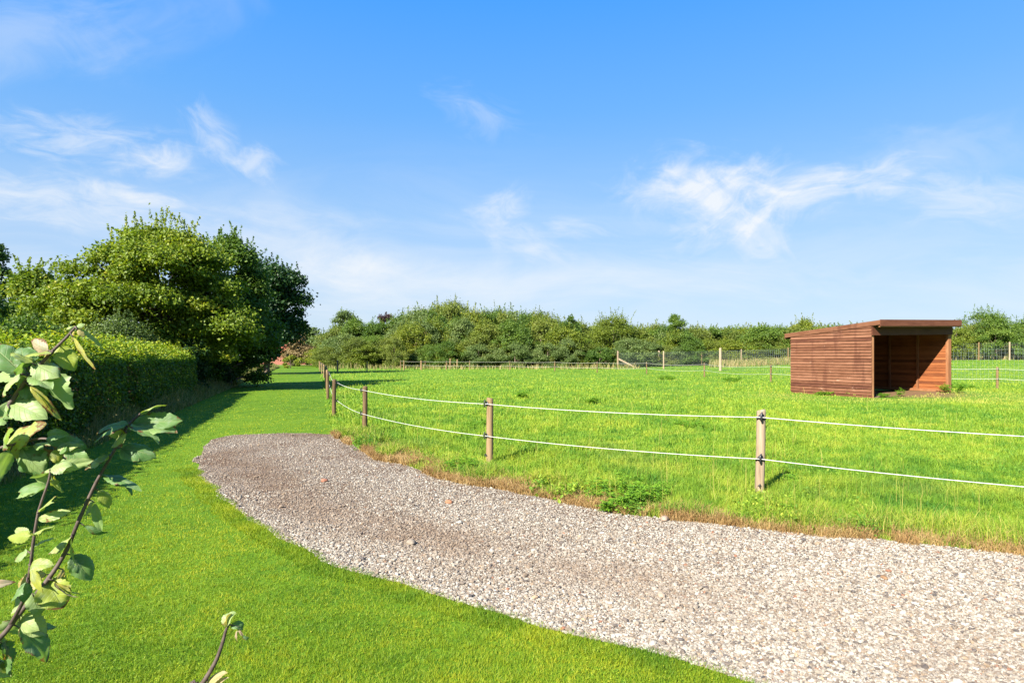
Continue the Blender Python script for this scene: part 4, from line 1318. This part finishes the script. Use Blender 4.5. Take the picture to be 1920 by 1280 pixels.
# ------------------------------------------------------------------ clipped hedge
def hedge():
    r_ = np.random.default_rng(91)
    root = empty('hedge', (*path_pt(12, -5.15), 0), math.atan2(PD.y, PD.x), 'clipped garden hedge with bright yellow green top and dark shaded side', 'hedge')
    L0, L1 = -14.0, 15.5                # along the path, local x; local -y faces the path
    Wd, Ht = 1.9, 1.55
    n = 120000
    s_ = L0 + (L1 - L0) * r_.random(n) ** 1.0
    # favour the stretch that is close to the drive
    face = r_.random(n)
    c = np.zeros((n, 3)); nr = np.zeros((n, 3))
    top = face < 0.45
    side = (face >= 0.45) & (face < 0.9)
    back = face >= 0.9
    bulge = 0.10 * vnoise(s_, np.zeros(n), 1.1, 3) + 0.06 * vnoise(s_, np.zeros(n), 0.35, 4)
    yv = r_.uniform(-Wd / 2, Wd / 2, n)
    dome = 0.36 * (1 - (2 * yv / Wd) ** 2)
    spr = np.where(r_.random(n) < 0.16, r_.uniform(0, 0.30, n), 0)
    c[top] = np.stack([s_, yv, Ht - 0.08 + dome + bulge * 1.2 + spr - r_.uniform(0, 0.16, n)], -1)[top]
    nr[top] = np.array([0, 0, 1.0])
    zz = r_.uniform(0.02, Ht, n)
    wav = 0.12 * vnoise(s_, zz, 0.5, 6)
    c[side] = np.stack([s_, np.full(n, -Wd / 2) - wav - bulge + 0.10 * (zz / Ht) ** 4 + r_.uniform(0, 0.16, n), zz], -1)[side]
    nr[side] = np.array([0, -1.0, 0.2])
    c[back] = np.stack([s_, np.full(n, Wd / 2) + wav - r_.uniform(0, 0.16, n), zz], -1)[back]
    nr[back] = np.array([0, 1.0, 0.2])
    nr = nr + rand_dir(n, r_) * 0.9
    mb = MB()
    L = r_.uniform(0.05, 0.095, n)
    leaf_quads(mb, c, nr, L, L * 0.68, np.clip(r_.normal(0.30, 0.17, n) + np.clip((c[:, 2] - Ht + 0.18) / 0.25, 0, 1) * 0.42, 0, 1), r_)  # yellow young growth on top; side leaves coloured darker to paint in shade
    # end cap of the hedge
    m_ = 6000
    yv = r_.uniform(-Wd / 2, Wd / 2, m_); zz = r_.uniform(0, Ht + 0.1, m_)
    leaf_quads(mb, np.stack([np.full(m_, L1) + 0.1 - r_.uniform(0, 0.25, m_), yv, zz], -1), np.array([1.0, 0, 0.2]) + rand_dir(m_, r_) * 0.9, r_.uniform(0.06, 0.1, m_), r_.uniform(0.04, 0.07, m_), np.clip(r_.normal(0.45, 0.2, m_), 0, 1), r_)
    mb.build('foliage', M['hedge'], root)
    tw = MB()
    for q in range(420):
        xx = r_.uniform(L0, L1); yy = r_.uniform(-Wd / 2 + .15, Wd / 2 - .15)
        tw.tube([(xx, yy, 0), (xx + r_.normal(0, .08), yy + r_.normal(0, .08), 0.7), (xx + r_.normal(0, .25), yy + r_.normal(0, .2), 1.5)], [0.014, 0.01, 0.004], 5)
    # dense inner growth
    m_ = 34000
    leaf_quads(tw, np.stack([r_.uniform(L0, L1, m_), r_.uniform(-Wd / 2 + 0.1, Wd / 2 - 0.1, m_), r_.uniform(0, Ht - 0.1, m_)], -1), rand_dir(m_, r_), r_.uniform(0.08, 0.16, m_), r_.uniform(0.08, 0.12, m_), np.full(m_, 0.5), r_)
    tw.build('twigs', M['bark'], root)


hedge()


# ------------------------------------------------------------------ brick house at the end of the path
def house():
    y0 = 118.0
    x0, x1 = (455 - 960) / F * y0, (589 - 960) / F * y0
    root = empty('brick_house', (x0, y0, 0), 0, 'red brick house with tiled roof and white gable post behind the dark tree', 'house')
    Wd, D, e, rg = x1 - x0, 8.0, 2.7, 5.1
    mb = MB().box((0, 0, 0), (Wd, D, e))
    for xx in (0.0, Wd):
        mb.add([(xx, 0, e), (xx, D, e), (xx, D / 2, rg)], [(0, 1, 2)], None, rnd=0.5)
    mb.build('wall', M['brick'], root)
    rf = MB()
    ov = 0.5
    sl = (rg - e) / (D / 2)
    for sg in (0, 1):
        ya, yb = (-ov, D / 2) if sg == 0 else (D + ov, D / 2)
        za = e - sl * ov
        rf.hexa([(-ov, ya, za), (Wd + ov, ya, za), (Wd + ov, yb, rg), (-ov, yb, rg), (-ov, ya, za + .18), (Wd + ov, ya, za + .18), (Wd + ov, yb, rg + .18), (-ov, yb, rg + .18)])
    rfo = rf.build('roof', M['tile'], root)
    MB().box((Wd * 0.4, D / 2 - 0.35, rg - 0.3), (Wd * 0.4 + 0.8, D / 2 + 0.35, rg + 1.0)).build('chimney', M['brick'], rfo)
    MB().box((Wd - 0.02, -0.16, 0), (Wd + 0.42, -0.02, 3.0)).build('gable_post', M['white_paint'], root)
    for fx in (0.28, 0.62):
        wn = MB()
        a = Wd * fx
        wn.box((a, -0.06, 0.9), (a + 1.6, -0.005, 2.1))
        fo = wn.build('window', M['white_paint'], root)
        MB().box((a + 0.1, -0.075, 1.0), (a + 1.5, -0.062, 2.0)).build('pane', M['glass'], fo)


house()
trk = sheet('track', [(-44, 109), (-33.5, 109), (-33, 111.5), (-44, 112)], 0.012, plain_mat('track_dirt', (0.16, 0.13, 0.10), (0.24, 0.20, 0.16), 1.0, 0.95, 0.1))


# ------------------------------------------------------------------ weeds
def weed(name, label, x, y, h, r, nst, seed, mat='weed', ls=0.05, cat='plant', group=None):
    r_ = np.random.default_rng(seed)
    root = empty(name, (x, y, float(rise(x, y))), 0, label, cat, group)
    stm = MB(); lf_ = MB()
    for q in range(nst):
        a = r_.uniform(0, 6.283); rr_ = r * math.sqrt(r_.random())
        hh = h * r_.uniform(0.55, 1.05) * (1 - 0.45 * (rr_ / r) ** 2)
        b0 = np.array([math.cos(a) * rr_ * 0.6, math.sin(a) * rr_ * 0.6, 0.0])
        tp = np.array([math.cos(a) * rr_ * 1.1 + r_.normal(0, .03), math.sin(a) * rr_ * 1.1 + r_.normal(0, .03), hh])
        stm.tube([b0, (b0 + tp) / 2 + np.array([0, 0, hh * 0.08]), tp], [0.004, 0.003, 0.0015], 5)
        m_ = int(16 * hh / h) + 8
        f_ = r_.uniform(0.25, 1.0, m_)
        out = rand_dir(m_, r_); out[:, 2] = abs(out[:, 2]) * 0.3
        # pinnate leaves: a rachis of small leaflets
        for k in range(m_):
            base = b0 + (tp - b0) * f_[k]
            Lr = ls * r_.uniform(1.2, 2.6)
            d = out[k] / np.linalg.norm(out[k])
            npr = 5
            tt = np.linspace(0.25, 1.0, npr)
            pts = base + d[None] * (tt * Lr)[:, None] + np.array([0, 0, 1.0])[None] * (0.35 * tt * Lr - 0.45 * tt ** 2 * Lr)[:, None]
            pts = np.repeat(pts, 2, 0) + np.cross(d, [0, 0, 1])[None] * (np.tile([1, -1], npr) * ls * 0.35)[:, None]
            leaf_quads(lf_, pts, np.array([0, 0, 1.0]) + rand_dir(len(pts), r_) * 0.5, np.full(len(pts), ls * 0.75), np.full(len(pts), ls * 0.32), np.clip(r_.normal(0.5, 0.2, len(pts)), 0, 1), r_)
    stm.build('stems', M['weed'], root)
    lf_.build('leaves', M[mat], root)
    return root


x_, y_ = G(1185, 945)
weed('weed_clump', 'big feathery green weed clump at the gravel edge left of the grey post', x_, y_ + 0.12, 0.30, 0.44, 24, 1, ls=0.048)
x_, y_ = G(870, 890)
weed('weed_clump', 'small leafy weed clump at the gravel edge left of the middle post', x_, y_ + 0.1, 0.22, 0.30, 24, 2, ls=0.045)
x_, y_ = G(1175, 960)
weed('weed_clump', 'low pale green weed at the gravel edge beneath the big feathery clump', x_ - 0.12, y_, 0.16, 0.14, 12, 3, ls=0.04)
weed('weed_clump', 'green nettle clump against the right post of the shelter', 17.95, 25.05, 0.50, 0.42, 16, 4, 'weed', 0.06)
weed('weed_clump', 'low green weeds at the shelter doorway on the left', 14.5, 23.8, 0.18, 0.35, 7, 6, ls=0.055)
weed('weed_clump', 'thin pale weed in the middle of the shelter doorway', 15.35, 24.2, 0.34, 0.12, 4, 7, ls=0.055)
weed('weed_clump', 'green weeds against the side wall of the shelter', 12.85, 25.3, 0.2, 0.35, 10, 8, ls=0.06)
for i, (px, py, h_, r_, lab) in enumerate(((1110, 757, 0.35, 0.3, 'dark thistle tuft in the middle of the paddock'), (978, 746, 0.3, 0.22, 'small dark thistle tuft left of the middle of the paddock'),
                                          (1800, 735, 0.45, 0.7, 'weed patch in the grass right of the shelter'), (1740, 732, 0.3, 0.5, 'low weed patch between the shelter and the right fence post'),
                                          (1250, 712, 0.4, 0.8, 'broad leaved weeds in front of the far rope fence'), (1375, 716, 0.4, 0.8, 'broad leaved weeds in the grass left of the shelter'),
                                          (1660, 895, 0.12, 0.2, 'low dark weed in the grass right of the grey post'), (905, 800, 0.18, 0.5, 'patch of broad leaved weeds behind the middle post'),
                                          (1290, 800, 0.16, 0.6, 'darker clover patch beyond the ropes left of the grey post'), (1480, 908, 0.14, 0.16, 'small dark weed beside the foot of the grey post'),
                                          (1500, 975, 0.16, 0.3, 'grassy weed at the gravel edge right of the grey post'))):
    x_, y_ = G(px, py)
    weed('weed_clump', lab, x_, y_, h_ * 0.8, r_ * 0.8, 9, 20 + i, 'weed', 0.04 + 0.0015 * y_)


# ------------------------------------------------------------------ fruit bush in the foreground
def bush_leaf_mat():
    m, t = new_mat('fruit_leaves')
    a = attr(t, 'luv').outputs['Vector']
    sp = t.n('ShaderNodeSeparateXYZ', None, i0=a)
    u_, v_, r_ = sp.outputs
    av = t.m('ABSOLUTE', v_)
    # side veins run forward from the midrib
    ph_ = t.m('MULTIPLY', t.m('SUBTRACT', u_, t.m('MULTIPLY', av, 0.28)), 7.5)
    vein = t.m('ABSOLUTE', t.m('SUBTRACT', t.m('FRACT', ph_), 0.5))
    vein = t.m('SUBTRACT', 1.0, t.smooth(vein, 0.0, 0.10))
    midr = t.m('SUBTRACT', 1.0, t.smooth(av, 0.01, 0.06))
    vv = t.m('MAXIMUM', t.m('MULTIPLY', vein, 0.5), midr)
    kind = attr(t, 'rnd').outputs['Fac']
    col = t.ramp(kind, [(0.0, (0.065, 0.150, 0.045)), (0.25, (0.14, 0.24, 0.065)), (0.5, (0.30, 0.38, 0.15)), (0.7, (0.26, 0.31, 0.035)), (0.85, (0.36, 0.32, 0.06)), (1.0, (0.38, 0.28, 0.20))])
    p = pos(t)
    n1 = t.noise(p, 60, 4, 0.6)
    n2 = t.noise(p, 38, 5, 0.7)
    col = t.mix(t.m('MULTIPLY', t.smooth(n1, 0.45, 0.7), 0.45), col, (0.24, 0.30, 0.21))
    col = t.mix(t.m('MULTIPLY', vv, 0.45), col, (0.28, 0.33, 0.12))
    edge = t.m('ADD', t.m('MULTIPLY', t.smooth(av, 0.5, 1.0), 0.12), t.m('MULTIPLY', t.smooth(u_, 0.75, 1.0), 0.10))
    br = t.smooth(t.m('ADD', n2, t.m('ADD', edge, t.m('MULTIPLY', r_, 0.10))), 0.68, 0.76)
    col = t.mix(t.m('MULTIPLY', br, 0.9), col, (0.14, 0.055, 0.022))
    tcol = t.mix(1.0, col, (1.0, 1.1, 0.4), 'MULTIPLY')
    hgt = t.m('SUBTRACT', t.m('MULTIPLY', n1, 0.3), t.m('MULTIPLY', vv, 0.6))
    finish(t, col, 0.5, 0.3, 0.42, tcol, hgt, 0.6, 0.002)
    return m


M['fruitleaf'] = bush_leaf_mat()


def one_leaf(mb, base, mid, nrm, L, Wd, curl, fold, kind, seed):
    """an ovate toothed leaf with its midrib along mid, curling down towards the tip"""
    r_ = np.random.default_rng(seed)
    nu, nv = 17, 11
    mid = np.array(mid, float); mid = mid / np.linalg.norm(mid)
    nrm = np.array(nrm, float); nrm = nrm - mid * np.dot(nrm, mid); nrm /= np.linalg.norm(nrm)
    sd = np.cross(nrm, mid)
    u_ = np.linspace(0, 1, nu); v_ = np.linspace(-1, 1, nv)
    prof = np.sin(np.pi * np.clip(u_, 0, 1) ** 0.82) ** 0.75
    prof[0] = 0.03; prof[-1] = 0.02
    tooth = 1 + 0.045 * np.where(np.arange(nu) % 2 == 0, 1, -1)
    ph0, ph1 = r_.uniform(0, 6, 2)
    P = np.zeros((nu, nv, 3))
    # curved midrib
    ang = curl * u_ ** 1.5
    dx = np.cumsum(np.cos(ang)) / nu; dz = -np.cumsum(np.sin(ang)) / nu
    for j, vv_ in enumerate(v_):
        wv = prof * (Wd / 2) * vv_ * (tooth if abs(vv_) == 1 else 1)
        up = fold * np.abs(wv) - 0.9 * (wv ** 2) / (Wd) * r_.uniform(0.6, 1.1) + 0.05 * Wd * np.sin(u_ * 9 + ph0 + vv_ * 2) * abs(vv_) + 0.035 * Wd * np.sin(u_ * 17 + ph1) * abs(vv_) ** 2
        # local frame turns with the curl
        lx = np.cos(ang); lz = -np.sin(ang)
        P[:, j] = base + (dx * L)[:, None] * mid + (dz * L)[:, None] * nrm + wv[:, None] * sd + up[:, None] * (nrm[None] * lx[:, None] - mid[None] * lz[:, None])
    ii = np.arange(nu * nv).reshape(nu, nv)
    f4 = np.stack([ii[:-1, :-1], ii[1:, :-1], ii[1:, 1:], ii[:-1, 1:]], -1).reshape(-1, 4)
    UU, VV = np.meshgrid(u_, v_, indexing='ij')
    luv = np.stack([UU.ravel(), VV.ravel(), np.full(nu * nv, r_.uniform(-0.6, 1.0))], -1)
    mb.add(P.reshape(-1, 3), None, f4, luv=luv, rnd=np.full(nu * nv, kind))


def spline(pts, n=8):
    pts = [np.asarray(p, float) for p in pts]
    o = []
    for i in range(len(pts) - 1):
        p0 = pts[max(i - 1, 0)]; p1 = pts[i]; p2 = pts[i + 1]; p3 = pts[min(i + 2, len(pts) - 1)]
        for k in range(n):
            t_ = k / n
            o.append(0.5 * ((2 * p1) + (-p0 + p2) * t_ + (2 * p0 - 5 * p1 + 4 * p2 - p3) * t_ ** 2 + (-p0 + 3 * p1 - 3 * p2 + p3) * t_ ** 3))
    o.append(pts[-1])
    return np.array(o)


def fruit_bush():
    base = Vector((-1.22, 1.05, 0))
    root = empty('fruit_bush', base, 0, 'leafy fruit bush with pale blotched leaves at the left foreground', 'bush')
    B = np.array(base)
    r_ = np.random.default_rng(404)

    def A(px, py, Y):
        return np.array(at(px, py, Y)) - B

    def branch(pts, r0, r1):
        s_ = spline(pts, 6)
        rad = 0.56 * np.linspace(r0, r1, len(s_)) * (1 + 0.12 * (np.arange(len(s_)) % 6 == 0))
        return MB().tube(s_, rad, 8)

    stem = [np.array([0, 0, -0.1]), np.array([0.03, 0.0, 0.35]), np.array([0.10, 0.02, 0.75]), A(-70, 1250, 1.08)]
    MB().tube(spline(stem, 6), np.linspace(0.017, 0.011, 19), 10).build('stem', M['bark'], root, smooth=True)
    b1 = branch([A(-70, 1250, 1.08), A(0, 1195, 1.08), A(38, 1148, 1.08), A(92, 1083, 1.09), A(125, 1030, 1.1), A(150, 970, 1.1), A(180, 905, 1.1), A(212, 848, 1.1), A(238, 800, 1.1), A(258, 780, 1.1), A(263, 775, 1.1)], 0.0085, 0.0028)
    b2 = branch([A(20, 1170, 1.08), A(48, 1115, 1.05), A(57, 1065, 1.03), A(62, 1020, 1.02), A(72, 960, 1.02), A(90, 905, 1.02), A(95, 880, 1.02)], 0.006, 0.0025)
    b3 = branch([A(-120, 1000, 1.0), A(-50, 860, 1.0), A(10, 770, 1.0), A(48, 715, 1.0), A(95, 662, 1.0), A(125, 632, 1.0), A(142, 612, 1.0)], 0.008, 0.0028)
    b4 = branch([A(-70, 900, 1.05), A(-10, 845, 1.05), A(40, 830, 1.06), A(85, 822, 1.06), A(120, 838, 1.06)], 0.005, 0.0025)
    b5 = branch([A(-70, 1250, 1.08), A(-95, 1120, 1.04), A(-120, 1000, 1.0)], 0.010, 0.008)
    b6 = branch([A(-95, 1120, 1.04), A(-80, 1000, 1.05), A(-70, 900, 1.05)], 0.007, 0.005)

    # (base px, base py, tip px, tip py, width px, kind, curl, tilt towards camera, owner)
    leaves = [
        # upper left spray
        (20, 690, -30, 628, 46, 0.1, 0.5, 0.1, b3), (25, 668, 30, 640, 40, 0.05, 0.8, 0.0, b3), (90, 654, 38, 636, 24, 0.96, 0.5, 0.1, b3),
        (42, 668, 112, 702, 40, 0.42, 0.5, 0.2, b3), (40, 690, -24, 700, 40, 0.45, 0.5, 0.1, b3), (25, 705, 90, 735, 44, 0.12, 0.7, 0.2, b3),
        (30, 698, -20, 735, 38, 0.5, 0.5, 0.1, b3), (88, 702, 118, 778, 62, 0.40, 0.4, 0.1, b3), (112, 765, 120, 790, 14, 0.78, 0.6, 0.0, b3),
        (112, 648, 138, 698, 32, 0.68, 0.7, 0.0, b3), (150, 648, 170, 698, 15, 0.85, 0.3, 0.0, b3), (98, 662, 40, 660, 16, 0.62, 0.3, 0.2, b3),
        (-10, 735, 55, 775, 62, 0.33, 0.4, 0.2, b3), (18, 765, -20, 800, 30, 0.3, 0.5, 0.1, b3), (142, 612, 158, 605, 11, 0.42, 0.5, 0, b3), (142, 612, 118, 607, 11, 0.5, 0.6, 0, b3), (140, 614, 128, 640, 10, 0.9, 0.5, 0, b3),
        (145, 618, 158, 632, 9, 0.9, 0.5, 0, b3), (55, 705, 100, 720, 30, 0.3, 0.5, 0.3, b3), (60, 680, 20, 655, 30, 0.65, 0.3, 0.1, b3),
        # middle left
        (10, 840, 96, 772, 46, 0.56, 0.3, 0.2, b4), (88, 820, 160, 838, 30, 0.08, 0.9, 0.1, b4), (70, 840, 115, 824, 16, 0.55, 0.3, 0.0, b4), (100, 842, 148, 832, 18, 0.58, 0.4, 0.0, b4),
        (95, 850, 110, 872, 18, 0.75, 0.3, 0, b4), (40, 835, 62, 905, 62, 0.14, 0.4, 0.1, b4), (30, 835, 32, 862, 16, 0.76, 0.4, 0, b4), (120, 838, 170, 872, 26, 0.2, 0.5, 0.1, b4),
        (20, 845, -30, 905, 34, 0.35, 0.5, 0.2, b4), (95, 880, 60, 905, 30, 0.36, 0.5, 0.1, b2), (95, 880, 128, 862, 30, 0.5, 0.5, 0.1, b2), (92, 890, 112, 930, 24, 0.66, 0.4, 0.1, b2), (88, 905, 20, 898, 34, 0.22, 0.5, 0.2, b2),
        (72, 960, 102, 925, 16, 0.62, 0.3, 0, b2), (70, 975, 130, 955, 18, 0.6, 0.3, 0, b2),
        # long shoot to the right
        (262, 778, 310, 744, 24, 0.62, 0.35, 0.1, b1), (243, 795, 166, 800, 22, 0.10, 0.75, -0.1, b1), (250, 794, 335, 797, 50, 0.38, 0.35, 0.25, b1), (240, 808, 308, 818, 32, 0.24, 0.6, 0.1, b1),
        (240, 812, 196, 836, 26, 0.60, 0.4, 0.0, b1), (224, 840, 290, 846, 34, 0.06, 0.5, 0.2, b1), (204, 858, 148, 876, 24, 0.54, 0.4, 0.0, b1), (190, 890, 262, 908, 30, 0.12, 0.8, 0.1, b1),
        (184, 918, 216, 952, 20, 0.7, 0.9, 0.0, b1), (198, 948, 152, 965, 22, 0.48, 0.6, 0.0, b1), (160, 985, 188, 1022, 22, 0.1, 0.9, 0.1, b1),
        # lower left
        (60, 1002, 0, 1006, 22, 0.66, 0.6, 0.0, b2), (63, 1000, 100, 978, 22, 0.6, 0.4, 0.0, b2), (134, 1008, 80, 1036, 22, 0.5, 0.4, 0.0, b1), (150, 1040, 176, 1090, 34, 0.14, 0.6, 0.1, b1),
        (150, 1075, 120, 1082, 15, 0.92, 0.5, 0.0, b1), (88, 1068, 14, 1118, 38, 0.94, 0.35, 0.1, b1), (90, 1088, 118, 1142, 52, 0.68, 0.4, 0.2, b1), (108, 1090, 140, 1128, 22, 0.82, 0.5, 0.0, b1),
        (52, 1118, 6, 1152, 28, 0.5, 0.4, 0.0, b1), (45, 1150, 12, 1205, 46, 0.48, 0.5, 0.1, b1), (40, 1152, 88, 1190, 36, 0.55, 0.6, 0.1, b1), (80, 1190, 118, 1240, 40, 0.2, 0.5, 0.1, b1), (60, 1110, 78, 1158, 30, 0.35, 0.5, 0.1, b1),
        (10, 1190, -20, 1250, 44, 0.4, 0.5, 0.1, b1), (25, 1205, 5, 1272, 46, 0.12, 0.4, 0.1, b1), (-20, 1230, 30, 1262, 30, 0.5, 0.4, 0.1, b1), (57, 1060, 98, 1055, 22, 0.62, 0.4, 0.1, b2), (50, 1100, 10, 1128, 28, 0.16, 0.4, 0.1, b2),
        (-30, 1040, 14, 1055, 30, 0.08, 0.5, 0.1, b5), (-20, 1100, 24, 1082, 18, 0.95, 0.5, 0.1, b5), (50, 1030, 20, 1050, 20, 0.4, 0.4, 0.1, b2),
    ]
    fol = {}
    for i, (bx, by, tx, ty, wpx, kind, curl, tilt, own) in enumerate(leaves):
        Yd = {b1: 1.1, b2: 1.03, b3: 1.0, b4: 1.06, b5: 1.04}[own] + r_.uniform(-0.02, 0.02)
        p0 = A(bx, by, Yd); p1 = A(tx, ty, Yd - tilt * 0.05)
        tw = own.v[0][::4]
        j = np.argmin(np.linalg.norm(tw - p0, axis=1))
        dist = np.linalg.norm(tw[j] - p0)
        if dist > 0.010:
            p0 = tw[j] + (p0 - tw[j]) * (0.010 / dist)
        mid = p1 - p0
        L = min(np.linalg.norm(mid), 0.088) * 0.98
        nr = np.array([-0.25 + r_.normal(0, 0.4), -0.55 + r_.normal(0, 0.35), 0.7 + r_.normal(0, 0.3)])
        if own not in fol:
            fol[own] = MB()
        one_leaf(fol[own], p0 - mid * 0.03, mid, nr, L, 1.12 * wpx / F * Yd, curl * r_.uniform(0.8, 1.9), r_.uniform(-0.2, 0.7), np.clip(kind + r_.normal(0, 0.03), 0, 1), 1000 + i)
        for q in range(1 if r_.random() < 0.65 else 0):      # smaller leaves from the same bud
            m2_ = mid * r_.uniform(0.45, 0.85) + np.array([r_.normal(0, 0.02), r_.normal(0, 0.022), r_.normal(-0.006, 0.02)])
            one_leaf(fol[own], p0, m2_, nr + r_.normal(0, 0.4, 3), np.linalg.norm(m2_), 0.8 * wpx / F * Yd, curl * r_.uniform(0.5, 1.6), r_.uniform(0, 0.7), np.clip(kind + r_.normal(0.05, 0.15), 0, 1), 2000 + i + 500 * q)
        own.tube([tw[j], (tw[j] + p0) / 2, p0 + mid * 0.02], [0.0015, 0.0012, 0.001], 6)
    for own in (b1, b2, b3, b4, b5, b6):
        bo = own.build('branch', M['twig'], root, smooth=True)
        if own in fol:
            fol[own].build('leaves', M['fruitleaf'], bo, smooth=True)
    return root


fruit_bush()


def withered_shoot():
    base = Vector((-0.66, 1.12, 0))
    root = empty('withered_shoot', base, 0, 'thin withered shoot with a curled bud leaf in front of the lawn', 'plant')
    B = np.array(base)

    def A(px, py, Y=1.12):
        return np.array(at(px, py, Y)) - B
    s_ = spline([np.array([0, 0, -0.05]), np.array([0.02, 0, 0.5]), A(345, 1330), A(380, 1280), A(404, 1240), A(417, 1205), A(424, 1180), A(430, 1168)], 6)
    st = MB().tube(s_, np.linspace(0.006, 0.0022, len(s_)), 8)
    for a_, b_ in (((430, 1170), (448, 1175)), ((448, 1176), (455, 1190)), ((390, 1270), (388, 1284))):
        st.tube([A(*a_), A(*b_)], 0.0012, 6)
    st.build('stem', M['twig'], root, smooth=True)
    mb = MB()
    one_leaf(mb, A(427, 1176), A(428, 1150) - A(427, 1176), np.array([-0.5, -0.7, 0.3]), 0.030, 0.026, 1.9, 0.9, 0.47, 1)
    one_leaf(mb, A(428, 1176), A(419, 1156) - A(428, 1176), np.array([-0.8, -0.3, 0.3]), 0.027, 0.022, 1.6, 0.8, 0.93, 2)
    one_leaf(mb, A(431, 1174), A(452, 1168) - A(431, 1174), np.array([0.2, -0.5, 0.8]), 0.030, 0.018, 2.2, 0.6, 0.16, 3)
    one_leaf(mb, A(448, 1175), A(454, 1198) - A(448, 1175), np.array([-0.5, -0.7, 0.3]), 0.026, 0.010, 0.9, 0.6, 0.99, 4)
    one_leaf(mb, A(446, 1180), A(438, 1205) - A(446, 1180), np.array([-0.5, -0.7, 0.3]), 0.026, 0.008, 0.8, 0.6, 0.99, 5)
    one_leaf(mb, A(455, 1190), A(466, 1200) - A(455, 1190), np.array([-0.5, -0.7, 0.3]), 0.014, 0.010, 0.9, 0.6, 0.0, 6)
    one_leaf(mb, A(388, 1284), A(420, 1256) - A(388, 1284), np.array([-0.6, -0.5, 0.6]), 0.042, 0.020, 0.5, 0.5, 0.93, 7)
    one_leaf(mb, A(392, 1290), A(425, 1265) - A(392, 1290), np.array([-0.3, -0.5, 0.8]), 0.040, 0.012, 0.5, 0.5, 0.97, 8)
    one_leaf(mb, A(360, 1310), A(330, 1330) - A(360, 1310), np.array([-0.3, -0.5, 0.8]), 0.05, 0.03, 0.5, 0.3, 0.5, 9)
    mb.build('leaves', M['fruitleaf'], root, smooth=True)


withered_shoot()
